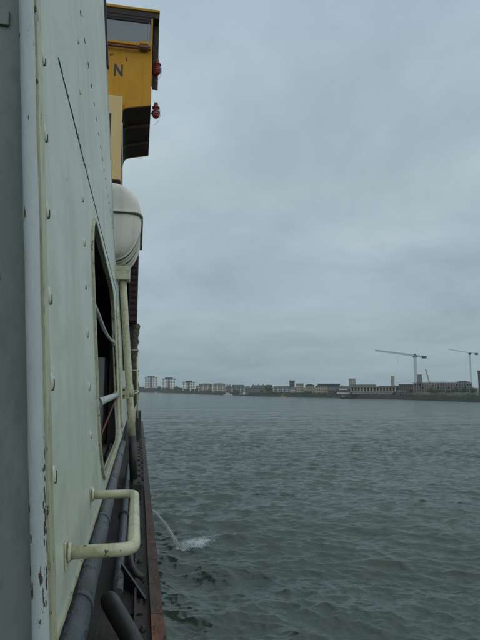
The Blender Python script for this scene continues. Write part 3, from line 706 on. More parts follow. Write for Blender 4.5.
# splash foam riding on the waves
b = MB(); 
gx, gy = np.meshgrid(np.linspace(1.35, 4.3, 190), np.linspace(20.7, 23.6, 170))
rn = np.random.RandomState(2)
def vnoise(x_, y_, f, seed):
    r_ = np.random.RandomState(seed); t_ = r_.rand(64, 64); xi = x_*f; yi = y_*f; x0 = np.floor(xi).astype(int); y0 = np.floor(yi).astype(int)
    u = xi-x0; v = yi-y0; u = u*u*(3-2*u); v = v*v*(3-2*v); g = lambda a, c: t_[a % 64, c % 64]
    return (g(x0,y0)*(1-u)+g(x0+1,y0)*u)*(1-v)+(g(x0,y0+1)*(1-u)+g(x0+1,y0+1)*u)*v
uu = np.clip((gx-1.75)/1.9, 0, 1); axis = 21.45+1.15*uu**1.6; wid = .30+.38*np.sin(np.pi*np.clip(uu,0,1))
env = np.exp(-((gy-axis)/(wid*1.25))**2)*np.clip((gx-1.45)/.25,0,1)*np.clip((4.15-gx)/1.6,0,1)
nn_ = .40*vnoise(gx,gy,3.1,1)+.34*vnoise(gx,gy,7.3,2)+.28*vnoise(gx,gy,17,3)+.22*vnoise(gx,gy,36,4)
den = np.clip(env*1.05+nn_-.96, 0, 1)
z_ = sea(gx, gy)[0]-H+.008+den*.07*(.4+vnoise(gx,gy,14,6))
keep = (den > .02)
idx = -np.ones(gx.shape, int); idx[keep] = np.arange(keep.sum())
vs = [Vector((a_,c_,d_)) for a_, c_, d_ in zip(gx[keep], gy[keep], z_[keep])]; fs = []
for i in range(gx.shape[0]-1):
    for j in range(gx.shape[1]-1):
        q = (idx[i,j], idx[i,j+1], idx[i+1,j+1], idx[i+1,j])
        if min(q) >= 0: fs.append(tuple(int(k) for k in q))
fv0 = len(b.v); b.add(vs, fs, 0, True)
for _ in range(4200):
    u = rs.random()**1.3; x_ = 1.8+1.7*u+rs.gauss(0,.12); y_ = 21.45+1.0*u**1.6+rs.gauss(0,.14+.18*math.sin(math.pi*u))
    zz = float(sea(np.array([x_]), np.array([y_]))[0][0])-H
    blob((x_, y_, zz+.01+abs(rs.gauss(0,.05*(1.3-u)))), rs.uniform(.003,.010), .8)
m_spl = mat('river_foam', (.55,.61,.60), .5, (.40,.47,.45), 9, bump=.6, bscale=60, bdist=.01)
t_ = m_spl.node_tree; tr_ = t_.nodes.new('ShaderNodeBsdfTransparent'); ms_ = t_.nodes.new('ShaderNodeMixShader'); at_ = t_.nodes.new('ShaderNodeAttribute'); at_.attribute_name = 'cover'
nz2 = t_.nodes.new('ShaderNodeTexNoise'); nz2.inputs['Scale'].default_value = 11; nz2.inputs['Detail'].default_value = 8; nz2.inputs['Roughness'].default_value = .7
gg_ = t_.nodes.new('ShaderNodeNewGeometry'); t_.links.new(gg_.outputs['Position'], nz2.inputs['Vector'])
ad_ = t_.nodes.new('ShaderNodeMath'); ad_.operation = 'ADD'; t_.links.new(at_.outputs['Fac'], ad_.inputs[0]); t_.links.new(nz2.outputs[0], ad_.inputs[1])
mr_ = t_.nodes.new('ShaderNodeMapRange'); mr_.inputs[1].default_value = .62; mr_.inputs[2].default_value = 1.15; mr_.inputs[4].default_value = .9; t_.links.new(ad_.outputs[0], mr_.inputs[0])
t_.links.new(mr_.outputs[0], ms_.inputs[0]); t_.links.new(tr_.outputs[0], ms_.inputs[1]); t_.links.new(t_.nodes['Principled BSDF'].outputs[0], ms_.inputs[2]); t_.links.new(ms_.outputs[0], t_.nodes['Material Output'].inputs[0])
sp = b.build('splash_foam', m_spl, None, kind='stuff')
av = np.ones(len(sp.data.vertices)); dk = den[keep]; av[fv0:fv0+len(dk)] = dk
sp.data.attributes.new('cover', 'FLOAT', 'POINT').data.foreach_set('value', av)
setp(sp, 'white foam where the water jet strikes the river', 'splash')

# ================================================================== far bank
m_bank = mat('dark_river_wall', (.040,.045,.038), .8, (.025,.028,.024), .3, bump=.3, bscale=2)
m_ground = mat('bank_ground', (.045,.055,.032), .9, (.035,.042,.026), .05, bump=.2, bscale=2)
m_grass = mat('rough_grass', (.022,.040,.014), .95, (.042,.048,.022), .25, bump=.4, bscale=3)
m_leaf = mat('dark_foliage', (.030,.052,.024), .8, (.05,.08,.03), .6, bump=0)
m_leaf2 = mat('mid_green_foliage', (.055,.095,.03), .8, (.04,.07,.025), .6, bump=0)
m_bark = mat('bark', (.05,.04,.03), .9)
def bm_(n, c, r=.8): return mat(n, c, r, tuple(q*.88 for q in c), .12, bump=.15, bscale=2)
m_white = bm_('white_render', (.74,.75,.72)); m_beige = bm_('beige_brick', (.44,.40,.28)); m_grey = bm_('grey_cladding', (.21,.215,.205))
m_slate = bm_('slate_roof', (.050,.060,.062)); m_brick = bm_('red_brown_brick', (.15,.085,.07)); m_stock = bm_('weathered_brown_brick', (.22,.185,.15))
m_conc = bm_('bare_concrete', (.24,.235,.22)); m_teal = bm_('teal_sheeting', (.05,.14,.14)); m_blue = bm_('blue_wrap', (.05,.10,.16)); m_redc = bm_('red_cladding', (.24,.08,.07))
m_dwin = mat('dark_window_glass', (.03,.035,.04), .15, bump=0); m_steel = mat('blue_grey_crane_steel', (.07,.095,.13), .6, bump=0)
m_steel2 = mat('pale_grey_crane_steel', (.20,.21,.24), .6, bump=0); m_redst = mat('red_crane_steel', (.24,.06,.06), .6, bump=0); m_boatw = mat('white_boat_paint', (.7,.72,.72), .35, bump=0)
m_boaty = mat('yellow_boat_paint', (.45,.32,.08), .45, bump=0); m_tar = mat('tarred_hull', (.025,.025,.024), .6, bump=0)
shore_px = [(-60,390.6),(60,391.3),(120,391.8),(145,392.4),(185,393.6),(225,395),(265,396.2),(305,397.2),(350,398.3),(390,399.2),(435,400.6),(480,402.4),(520,404.2),(600,408)]
shore = [atZ(px, py, -H) for px, py in shore_px]
def shore_at(px):
    for i in range(len(shore_px)-1):
        if shore_px[i][0] <= px <= shore_px[i+1][0]:
            u = (px-shore_px[i][0])/(shore_px[i+1][0]-shore_px[i][0]); return math.hypot(*shore[i].lerp(shore[i+1], u).xy)
    return 300
n = len(shore); b = MB()
def out2(v, d): q = Vector((v.x, v.y, 0)).normalized(); return Vector((v.x+q.x*d, v.y+q.y*d, 0))
TOPZ = -H+2.0
lay = []
for v in shore:
    r0 = Vector((v.x,v.y,-H-1)); r1 = Vector((v.x,v.y,-H+.25)); r2 = out2(v,1.2); r2.z = TOPZ
    f_ = out2(v, 60); f_.z = TOPZ+.5; g_ = out2(v, 6500); g_.z = TOPZ+.5; lay.append((r0,r1,r2,f_,g_))
vs = [p for l in lay for p in l]
b.add(vs, [(i*5+j,(i+1)*5+j,(i+1)*5+j+1,i*5+j+1) for i in range(n-1) for j in (2,3)])
b.build('far_bank_ground', m_ground, None, kind='structure')
b = MB(); b.add([p for l in lay for p in l[:3]] + [Vector((l[2].x, l[2].y, TOPZ+.006)) for l in lay], [(i*3+j,(i+1)*3+j,(i+1)*3+j+1,i*3+j+1) for i in range(n-1) for j in (0,1)])
o = b.build('river_wall', m_bank, None, kind='structure')

def frame_at(px0, px1, D):
    a = far(px0, 388, D); c = far(px1, 388, D); a.z = c.z = 0
    u = (c-a).normalized(); v = Vector((-u.y, u.x, 0))
    if v.dot(a) < 0: v = -v
    return a, u, v, (c-a).length
def zat(px, py, D): return far(px, py, D).z
def lb(b, F, x0, x1, y0, y1, z0, z1, mi=0):
    a, u, v, _ = F
    b.hexa([a+u*x0+v*y0+Vector((0,0,z0)), a+u*x1+v*y0+Vector((0,0,z0)), a+u*x1+v*y1+Vector((0,0,z0)), a+u*x0+v*y1+Vector((0,0,z0)),
            a+u*x0+v*y0+Vector((0,0,z1)), a+u*x1+v*y0+Vector((0,0,z1)), a+u*x1+v*y1+Vector((0,0,z1)), a+u*x0+v*y1+Vector((0,0,z1))], mi)
def building(name, label, cat, px0, px1, ytop, D, mw, mr, roof='flat', floors=3, bays=4, depth=12, rh=.25, base=TOPZ, group=None, wmat=None, extra=None, wfrac=.5):
    F = frame_at(px0, px1, D); a, u, v, wd = F; zt = zat((px0+px1)/2, ytop, D); hgt = zt-base
    t = thing(name, a+u*wd/2+Vector((0,0,base)), label, cat, group)
    ze = zt - hgt*rh if roof != 'flat' else zt - .5
    b = MB(); lb(b, F, 0, wd, 0, depth, base, ze); b.build('wall', mw, t)
    b = MB()
    if roof == 'flat': lb(b, F, -.3, wd+.3, -.3, depth+.3, ze, zt)
    elif roof == 'gable':      # ridge parallel to the river
        P = lambda x, y, z: a+u*x+v*y+Vector((0,0,z))
        b.add([P(-.4,-.4,ze),P(wd+.4,-.4,ze),P(wd+.4,depth+.4,ze),P(-.4,depth+.4,ze),P(.6,depth/2,zt),P(wd-.6,depth/2,zt)], [(0,1,5,4),(1,2,5),(2,3,4,5),(3,0,4),(0,3,2,1)])
    elif roof == 'barrel':
        P = lambda x, y, z: a+u*x+v*y+Vector((0,0,z)); k = 10
        ring = [(wd*i/k, ze+(zt-ze)*math.sin(math.pi*(i+.0)/k)**.6) for i in range(k+1)]
        b.add([P(x_, y_, z_) for y_ in (-.5, depth) for x_, z_ in ring], [(i,i+1,k+2+i,k+1+i) for i in range(k)] + [list(range(k+1)), [k+1+i for i in range(k+1)][::-1]])
    elif roof == 'gables':     # gable ends facing the river
        P = lambda x, y, z: a+u*x+v*y+Vector((0,0,z)); g = max(1, bays//3); gw = wd/g
        for i in range(g):
            b.add([P(gw*i,-.3,ze),P(gw*(i+1),-.3,ze),P(gw*(i+.5),-.3,zt),P(gw*i,depth,ze),P(gw*(i+1),depth,ze),P(gw*(i+.5),depth,zt)], [(0,1,2),(3,5,4),(0,2,5,3),(1,4,5,2),(0,3,4,1)])
    b.build('roof', mr, t)
    b = MB(); fh = (ze-base)/floors; bw = wd/bays
    for f in range(floors):
        for k in range(bays):
            if extra == 'stair' and abs(k-(bays-1)/2) < .6: continue
            lb(b, F, bw*(k+.5-wfrac/2), bw*(k+.5+wfrac/2), -.06, .3, base+fh*(f+.28), base+fh*(f+.80))
    b.build('windows', wmat or m_dwin, t, kind='stuff')
    if extra == 'stair':
        b = MB(); lb(b, F, wd*.40, wd*.60, -.25, .2, base, ze+.2); b.build('stair_core', m_grey, t)
        b = MB(); lb(b, F, wd*.22, wd*.78, 2, depth-2, zt+.01, zt+1.6); b.build('plant_room', m_slate, t)
        b = MB()
        for f in range(floors): lb(b, F, wd*.44, wd*.56, -.32, 0, base+fh*(f+.3), base+fh*(f+.8))
        b.build('stair_windows', m_dwin, t, kind='stuff')
    if extra == 'balconies':
        b = MB()
        for f in range(1, floors):
            for k in range(0, bays, 2): lb(b, F, bw*(k+.1), bw*(k+.95), -.9, -.07, base+fh*f, base+fh*(f+.22))
        b.build('balconies', m_white, t, kind='stuff')
        for k in range(0, bays+1, 3):
            b = MB(); lb(b, F, min(wd-.5, bw*k), min(wd-.5, bw*k)+.45, -.5, -.065, base, ze-.1); b.build('pier_strip', m_white, t)
    if extra == 'chimneys':
        for k in range(max(2, bays//3)):
            b = MB(); xx = wd*(k+.5)/max(2, bays//3); lb(b, F, xx-.5, xx+.5, depth/2-.5, depth/2+.5, zt-.4, zt+1.0); b.build('chimney', m_stock, t)
    return t
D_ = lambda px, e=20: shore_at(px)+e
G1 = 'white tower blocks far upriver'
building('tower_block', 'leftmost white tower block beyond the trees, dark stair column up its middle', 'tower block', 144.5, 157.5, 377.2, D_(150,40), m_white, m_slate, 'flat', 8, 5, 12, extra='stair', group=G1)
building('tower_block', 'second white tower block from the left, beyond the trees', 'tower block', 162, 175.5, 378.6, D_(168,40), m_white, m_slate, 'flat', 8, 5, 12, extra='stair', group=G1)
building('tower_block', 'third and lowest white tower block, greyer on its right half', 'tower block', 182.5, 195, 382.0, D_(188,40), m_white, m_slate, 'flat', 6, 5, 12, extra='stair', group=G1)
building('housing_block', 'small pale house end just right of the tower blocks', 'house', 195.6, 199, 385.6, D_(197,25), m_white, m_slate, 'gable', 3, 2, 9)
building('housing_block', 'brown-grey riverside flats with dark curved roof, right of the tower blocks', 'apartment block', 198.5, 212.5, 383.6, D_(205,18), m_stock, m_slate, 'barrel', 4, 9, 12, .08, extra='balconies')
building('housing_block', 'cream riverside flats with dark curved roof behind the white boat', 'apartment block', 212.8, 225.5, 383.4, D_(219,16), m_beige, m_slate, 'barrel', 4, 8, 12, .08, extra='balconies')
building('housing_block', 'dark gabled terrace behind the white boat', 'terrace', 225.8, 231.5, 385.3, D_(228,18), m_grey, m_slate, 'gable', 3, 4, 12, .35, extra='chimneys')
building('housing_block', 'long grey terrace with slate roof left of the pier', 'terrace', 231.8, 244.5, 384.8, D_(238,18), m_grey, m_slate, 'gable', 3, 9, 12, .40, extra='balconies')
building('housing_block', 'low grey terrace behind the pier', 'terrace', 244.8, 250.5, 386.2, D_(248,18), m_stock, m_slate, 'gable', 3, 4, 12, .40)
building('housing_block', 'long grey-brown terrace with chimneys right of the pier', 'terrace', 250.8, 266, 385.2, D_(258,16), m_grey, m_slate, 'gable', 3, 10, 12, .4, extra='chimneys')
building('housing_block', 'terrace partly covered by a green tree, left of the pale long terrace', 'terrace', 266.3, 273, 386.2, D_(270,16), m_stock, m_slate, 'gable', 3, 5, 12, .35)
building('housing_block', 'long pale grey terrace below the dark square tower', 'terrace', 273.3, 290, 386.0, D_(281,16), m_conc, m_slate, 'gable', 3, 11, 12, .25, extra='balconies')
building('housing_block', 'pale terrace end beside the beige warehouses', 'terrace', 290.3, 296, 387, D_(293,14), m_white, m_slate, 'gable', 3, 4, 12, .25)
building('square_tower', 'dark square tower standing alone above the terraces', 'tower', 289.6, 294.8, 380.4, D_(292,60), m_slate, m_slate, 'flat', 5, 3, 8)
building('warehouse', 'leftmost beige warehouse with overhanging green-grey roof', 'warehouse', 296.2, 303.6, 383.6, D_(300,9), m_beige, m_slate, 'flat', 4, 4, 12)
building('warehouse', 'second beige warehouse from the left, with shallow arched roof', 'warehouse', 305.2, 314.6, 384.2, D_(310,9), m_beige, m_slate, 'barrel', 4, 5, 12, .12)
building('warehouse', 'wide beige warehouse with three bays beside the brick sheds', 'warehouse', 315, 327.8, 385.0, D_(321,9), m_beige, m_slate, 'barrel', 3, 7, 12, .12, wfrac=.35)
building('back_range', 'dark flat-roofed range rising behind the beige warehouses', 'warehouse', 318, 340, 383.8, D_(330,45), m_slate, m_slate, 'flat', 3, 8, 12)
building('brick_shed', 'dark brown brick shed beside the beige warehouses', 'shed', 328.2, 337.5, 387.0, D_(333,10), m_brick, m_slate, 'gable', 2, 5, 12, .45)
t = building('boathouse', 'brown boathouse with two white balcony bands', 'boathouse', 337.6, 350, 386.2, D_(344,8), m_stock, m_slate, 'gable', 3, 6, 12, .35)
F = frame_at(337.6, 350, D_(344,8)); zz = zat(344,389.4,D_(344,8))
for yy_, x0_, x1_ in ((389.4,1,6.5),(393.2,-.5,F[3]-.3)):
    zz = zat(344,yy_,D_(344,8)); b = MB(); lb(b, F, x0_, x1_, -1.2, -.07, zz-.35, zz+.35); b.build('balcony', m_white, t)
building('roof_range', 'long dark slate roof range behind the arcaded building', 'warehouse', 350, 377, 384.4, D_(363,30), m_stock, m_slate, 'gable', 2, 8, 14, .4)
# arcade
D = D_(370,8); F = frame_at(350.3, 396, D); t = thing('arcaded_building', F[0]+Vector((0,0,TOPZ)), 'long arcaded waterfront building with pillars and a white lower band', 'building')
zt = zat(372,386.6,D); zr_ = zat(372,387.6,D); zb = zat(372,391.2,D); zc_ = zat(372,392.8,D); zd = zat(372,394.4,D); wd = F[3]
b = MB(); lb(b, F, 0, wd, 1.6, 12, TOPZ, zr_); b.build('wall', m_brick, t)
b = MB(); lb(b, F, -.4, wd+.4, -.4, 12.4, zr_+.01, zt); b.build('roof', m_grey, t)
for k in range(15):
    b = MB(); xx = wd*(k+.2)/14.4; lb(b, F, xx-.35, xx+.35, -.05, .6, zb+.005, zr_); b.build('pillar', m_beige, t)
b = MB(); lb(b, F, 0, wd, -.2, 1.58, zc_, zb); b.build('gallery_floor', m_grey, t)
b = MB(); lb(b, F, 1, wd*.93, -.8, 1.5, zd, zc_-.1); b.build('white_band', m_conc, t)
for k in range(9):
    b = MB(); xx = wd*(k+.5)/9.2; lb(b, F, xx-.2, xx+.2, -.5, .0, TOPZ, zd-.01); b.build('pier_post', m_tar, t)
# round tower
def round_tower(px0, px1, ytop, D, label, mw):
    c = far((px0+px1)/2, 388, D); c.z = TOPZ; r = (far(px1,388,D)-far(px0,388,D)).length/2; zt = zat((px0+px1)/2, ytop, D)
    t = thing('round_tower', c, label, 'tower')
    b = MB(); b.lathe(c, (0,0,1), ((0,r),(zt-TOPZ-1,r)), 24); b.build('drum', mw, t)
    b = MB(); b.lathe(c, (0,0,1), ((zt-TOPZ-1,r*1.03),(zt-TOPZ,r*1.03),(zt-TOPZ,0)), 24); b.build('cap', m_slate, t)
    b = MB()
    for k in range(12):
        a_ = 2*math.pi*k/12; d_ = Vector((math.cos(a_), math.sin(a_), 0)); q = c+d_*r
        b.bar(q+Vector((0,0,1)), q+Vector((0,0,zt-TOPZ-1.2)), .5)
    b.build('ribs', m_grey, t, kind='stuff')
round_tower(349.3, 355.6, 378.6, 600, 'distant round beige tower above the arcaded building', m_beige)
building('distant_tower', 'slim distant tower, dark left side and pale right side, left of the large crane', 'tower block', 391.2, 394.9, 376.2, 640, m_beige, m_conc, 'flat', 9, 3, 10)
F = frame_at(391.2, 394.9, 640)
building('distant_tower', 'pale distant tower directly behind the large crane mast', 'tower block', 417.8, 422.6, 374.2, 640, m_conc, m_white, 'flat', 10, 3, 10)
building('distant_tower', 'dark tall tower cut by the right edge of the view', 'tower block', 478.6, 486, 370.5, 420, m_slate, m_slate, 'flat', 12, 4, 12)
building('long_hall', 'long low dark-roofed hall left of the building site', 'hall', 379, 399, 385.8, D_(388,60), m_slate, m_slate, 'flat', 2, 10, 14)
building('long_hall', 'dark brick hall stepping up towards the large crane', 'hall', 399.3, 413.5, 384.3, D_(406,45), m_brick, m_slate, 'flat', 3, 7, 14)
building('brick_shed', 'low brown shed between the arcade and the grass bank', 'shed', 397, 406, 390.2, D_(401,22), m_stock, m_slate, 'gable', 1, 4, 8, .4)
# construction site: concrete frame with coloured wraps, posts above
D = D_(445,42); F = frame_at(413.8, 472, D); wd = F[3]; t = thing('building_site', F[0]+Vector((0,0,TOPZ)), 'half-built concrete block with coloured wrap panels behind the grass bank', 'building site')
z0 = TOPZ; z1 = zat(443,383.0,D); fl = 4; fh = (z1-z0)/fl
b = MB(); lb(b, F, 0, wd, 4, 14, z0, z1-.4); b.build('core_wall', m_indark, t)
for k in range(fl+1):
    b = MB(); lb(b, F, -.3, wd+.3, -.3, 14.4, z0+fh*k-.22+.3*(k==0), z0+fh*k+.12+.3*(k==0)); b.build('floor_slab', m_conc, t)
nb_ = 22; rs = random.Random(11)
for k in range(nb_+1):
    b = MB(); lb(b, F, wd*k/nb_-.22, wd*k/nb_+.22, -.1, .4, z0+.45, z1-.3); b.build('column', m_conc, t)
cols = [m_brick,m_brick,m_stock,m_brick,m_stock,m_conc,m_beige,m_brick,m_stock,m_teal,m_teal,m_blue,m_redc,m_redc,m_brick,m_grey,m_brick,m_teal,m_teal,m_brick,m_stock,m_redc]
for k in range(nb_):
    for f in range(fl):
        if rs.random() < .22: continue
        b = MB(); lb(b, F, wd*k/nb_+.24, wd*(k+1)/nb_-.24, .0, .25, z0+fh*f+.45, z0+fh*(f+1)-(.25 if rs.random()<.6 else fh*.45)); b.build('wrap_panel', cols[k], t)
b = MB()
for k in range(46):
    xx = wd*(k+.5)/46
    lb(b, F, xx-.09, xx+.09, .1, .3, z1+.13, z1+rs.uniform(.5,1.1))
b.build('starter_bars', m_tar, t, kind='stuff')
b = MB(); lb(b, F, wd*.76, wd*.97, 2, 10, z1+.14, z1+.75); b.build('site_canopy', m_tar, t)
b = MB(); lb(b, F, wd*.80, wd*.93, 3, 9, z1+.751, z1+1.2); b.build('roof_unit', m_grey, t)
# grass bank
b = MB(); cols_ = []
pxs = np.linspace(399, 486, 22)
for i, px_ in enumerate(pxs):
    e_ = min(1, (px_-399)/10); d0 = shore_at(px_)
    row = []
    for k, (dd, hh) in enumerate(((1.4,.0),(5,.35),(10,1.0),(17,1.5),(26,1.6),(34,1.2))):
        p = far(px_, 388, d0+dd); p.z = TOPZ+.03+hh*e_*(.85+.3*rs.random()); row.append(p)
    cols_.append(row)
b.add([p for r_ in cols_ for p in r_], [(i*6+j,(i+1)*6+j,(i+1)*6+j+1,i*6+j+1) for i in range(len(pxs)-1) for j in range(5)], 0, True)
b.build('grass_bank', m_grass, None, kind='structure')
t = building('site_cabin', 'small white site cabin on the grass bank below the building site', 'cabin', 422.8, 428.6, 392.6, D_(425,20), m_white, m_grey, 'flat', 1, 3, 3, base=TOPZ+1.3)

# trees
def tree(px, ytop, w_px, D, label, ml=None, base=TOPZ, group='trees along the far bank', n=260, name='broadleaf_tree'):
    ml = ml or m_leaf; c = far(px, 388, D); c.z = base; zt = zat(px, ytop, D); hgt = max(zt-base, 1.5); rw = w_px/FPX*D/2
    t = thing(name, c, label, 'tree', group); rr = random.Random(int(px*13))
    b = MB(); b.tube([c, c+Vector((0,0,hgt*.3)), c+Vector((rw*.1,0,hgt*.7))], [hgt*.035,hgt*.025,hgt*.01], 6)
    for k in range(3):
        a_ = rr.uniform(0,6.28); b.tube([c+Vector((0,0,hgt*.3)), c+Vector((math.cos(a_)*rw*.6, math.sin(a_)*rw*.6, hgt*.65))], [hgt*.015,hgt*.006], 5)
    b.build('trunk', m_bark, t)
    b = MB(); lob = [(rr.gauss(0,rw*.42), rr.gauss(0,rw*.42), hgt*rr.uniform(.32,.85), rr.uniform(.35,.6)) for _ in range(9)]
    for k in range(n):
        l = rr.choice(lob); th = rr.uniform(0,6.28); ph = math.acos(rr.uniform(-1,1)); q = l[3]*rw*rr.uniform(.5,1)
        p = c+Vector((l[0]+q*math.sin(ph)*math.cos(th), l[1]+q*math.sin(ph)*math.sin(th), min(hgt*.99, max(hgt*.12, l[2]+q*.8*math.cos(ph)))))
        s_ = rw*rr.uniform(.09,.2); u = Vector((rr.gauss(0,1),rr.gauss(0,1),rr.gauss(0,1))).normalized(); v = u.orthogonal().normalized()
        b.add([p+u*s_, p+v*s_*.8, p-u*s_*.9, p-v*s_], [(0,1,2,3)])
    b.build('crown', ml, t)
TR = [(142,387.0,8),(147,388.2,7),(153,388.0,8),(159,386.4,6),(164.5,388.3,8),(171,388.6,8),(177.5,385.8,6),(181,388.2,7),(187,389.0,7),(192,389.0,7),(196,388.0,5),(201.5,389.8,6),(209,390,5)]
for i, (px, yt, wp) in enumerate(TR):
    where = ('left of the first tower block','at the foot of the first tower block, left side','at the foot of the first tower block, right side','in the gap between first and second tower block','at the foot of the second tower block, left side','at the foot of the second tower block, right side','in the gap between second and third tower block','just left of the third tower block','at the foot of the third tower block, left side','at the foot of the third tower block, right side','in the gap right of the third tower block','before the brown-grey curved-roof flats, left end','before the brown-grey curved-roof flats, right end')[i]
    tree(px, yt, wp, D_(px,12), 'small dark tree '+where, m_leaf)
tree(268,384.8,8,D_(268,10),'green tree hiding a terrace to the right of the pier', m_leaf2)
tree(236,389.6,5,D_(236,8),'small tree in front of the long grey terrace', m_leaf)
tree(262,389.8,5,D_(262,8),'low tree by the chimneyed terrace', m_leaf)
for px, yt, wp, lab, mm in ((430.5,387.0,7,'mid-green bushy tree before the building site, leftmost there',m_leaf2),(435.5,389.5,5,'low dark shrub-like tree right of the mid-green one',m_leaf),(441,388.4,6.5,'dark tree before the teal wrap panels',m_leaf),
        (448,389.2,6,'dark tree before the red wrap panels, left side',m_leaf),(456,387.4,7,'round dark tree before the middle of the building site',m_leaf),(464.5,386.6,7,'tall dark tree before the right end of the site',m_leaf),(473,386.8,8,'dark tree beside the right end of the site',m_leaf),(411,389.8,6,'low dark tree right of the brown shed',m_leaf),(418,390.3,6,'low dark tree left of the site cabin',m_leaf)):
    tree(px, yt, wp, D_(px,29), lab, mm, base=TOPZ+1.2, n=340)
b = MB(); rr = random.Random(8)
for k in range(5200):
    px_ = rr.uniform(140,486); D = shore_at(px_)+rr.uniform(1.6,5.5); env = .45+.55*max(0, math.sin(px_*.19)+.6*math.sin(px_*.47+1)+.5*math.sin(px_*1.3))
    if 222 < px_ < 250 or 336 < px_ < 398: env *= .35
    p = far(px_, 388, D); p.z = TOPZ+rr.random()*1.9*env; s_ = rr.uniform(.18,.5)*D/300; u = Vector((rr.gauss(0,1),rr.gauss(0,1),rr.gauss(0,.7))).normalized(); v = u.orthogonal().normalized()
    b.add([p+u*s_,p+v*s_,p-u*s_,p-v*s_], [(0,1,2,3)])
o = b.build('riverside_scrub', m_leaf, None, kind='stuff'); setp(o, 'low green scrub along the top of the river wall', 'scrub')
# distant wood closing the horizon
b = MB(); rr = random.Random(4)
for k in range(2600):
    px_ = rr.uniform(60,560); D = rr.uniform(1150,1500); p = far(px_,388,D); env = 5+3*math.sin(px_*.06)+2*math.sin(px_*.21)
    p.z = TOPZ+rr.uniform(0,1)*env; s_ = rr.uniform(1.5,3.4); u = Vector((rr.gauss(0,1),rr.gauss(0,1),rr.gauss(0,.6))).normalized(); v = u.orthogonal().normalized()
    b.add([p+u*s_,p+v*s_,p-u*s_,p-v*s_], [(0,1,2,3)])
o = b.build('distant_wood', m_leaf, None, kind='stuff'); setp(o, 'distant low wood behind the riverside buildings', 'wood')

# ------------------------------------------------------------------ cranes
def lattice(b, p, q, wd, n, t=.12, tri=False):
    p = Vector(p); q = Vector(q); d = (q-p).normalized(); u = d.cross(Vector((0,0,1)))
    if u.length < .1: u = d.cross(Vector((0,1,0)))
    u.normalize(); v = u.cross(d)
    cs = [u+v, u-v, -u-v, -u+v]; cs = [c*wd/2 for c in cs]
    for c in cs: b.bar(p+c, q+c, t)
    for i in range(n):
        a = p.lerp(q, i/n); e_ = p.lerp(q, (i+1)/n)
        for k in range(4):
            c0, c1 = cs[k], cs[(k+1)%4]
            b.bar(a+c0, e_+c1 if i % 2 else e_+c1, t*.7)
            b.bar(e_+c0, e_+c1, t*.6)
D = 400
mb = far(416.4, 388, D); mb.z = TOPZ; zt = zat(416.4, 356.2, D)
t = thing('tower_crane', mb, 'large blue-grey tower crane with long jib pointing left over the building site', 'crane', 'tower cranes over the far bank')
b = MB(); lattice(b, mb, (mb.x, mb.y, zt-1), 1.35, 18, .10); b.build('mast', m_steel, t)
b = MB(); b.box((mb.x-1.1,mb.y-1.1,zt-1),(mb.x+1.1,mb.y+1.1,zt+.2)); b.build('slewing_unit', m_steel, t)
ju = (far(376.5,388,D*.96)-far(416.4,388,D)); ju.z = 0; J = mb+ju; J.z = zat(376.5,350.4,D*.96)
root = Vector((mb.x, mb.y, zt+.4))
b = MB(); lattice(b, root, J, .95, 30, .09); b.build('jib', m_steel, t)
cj = Vector((mb.x, mb.y, zt+.4)) - ju.normalized()*8.8; cj.z = zat(427.5,356.6,D)
b = MB(); lattice(b, root, cj, .95, 8, .11); b.build('counter_jib', m_steel, t)
b = MB(); q = root.lerp(cj,.86); b.box((q.x-1.4,q.y-.9,q.z-1.2),(q.x+1.4,q.y+.9,q.z+.6)); b.build('counterweight', m_tar, t)
b = MB(); lattice(b, root, root+Vector((0,0,1.2)), .8, 2, .2); b.build('head_frame', m_steel, t)
b = MB(); b.box((mb.x-1.9,mb.y-2.2,zt-1.2),(mb.x-.5,mb.y-1.12,zt+.1)); b.build('operator_cab', m_steel2, t)
b = MB(); q = root.lerp(J,.45); b.bar(q-Vector((0,0,.5)), q-Vector((0,0,9)), .06); b.build('hoist_rope', m_tar, t)
D = 560
mb = far(471.6, 388, D); mb.z = TOPZ; zt = zat(471.6, 353.2, D)
t = thing('tower_crane', mb, 'slimmer pale tower crane near the right edge, farther off', 'crane', 'tower cranes over the far bank')
b = MB(); lattice(b, mb, (mb.x, mb.y, zt), 1.0, 20, .08); b.build('mast', m_steel2, t)
J = far(448.3, 349.2, D); root = Vector((mb.x, mb.y, zt+.3))
b = MB(); lattice(b, root, J, .5, 24, .11); b.build('jib', m_steel2, t)
cj = far(477.2, 353.4, D); b = MB(); lattice(b, root, cj, .5, 6, .12); b.build('counter_jib', m_steel2, t)
b = MB(); b.box((cj.x-2.0,cj.y-1,cj.z-1.6),(cj.x+.4,cj.y+1,cj.z+.3)); b.build('counterweight', m_tar, t)
b = MB(); q = far(469.8, 353.5, D); b.box((q.x-.9,q.y-.9,q.z-1.2),(q.x+.9,q.y+.9,q.z+.6)); b.build('operator_cab', m_tar, t)
D = 330
p0 = far(431.2, 383.5, D); p1 = far(425.6, 369.4, D)
t = thing('mobile_crane', Vector((p0.x,p0.y,TOPZ)), 'red luffing crane boom leaning left above the building site', 'crane')
b = MB(); lattice(b, (p0.x,p0.y,TOPZ+3), p1, .55, 16, .15); b.build('boom', m_redst, t)
b = MB(); b.box((p0.x-1.5,p0.y-1.5,TOPZ+1),(p0.x+2.5,p0.y+1.5,TOPZ+3.4)); b.build('cab', m_redst, t)
b = MB(); b.box((p0.x-2.2,p0.y-2,TOPZ),(p0.x+2.8,p0.y+2,TOPZ+.95)); b.build('tracks', m_tar, t)
b = MB(); b.bar(p1, Vector((p0.x+2,p0.y,TOPZ+3.4)), .05); b.build('stay_rope', m_tar, t)

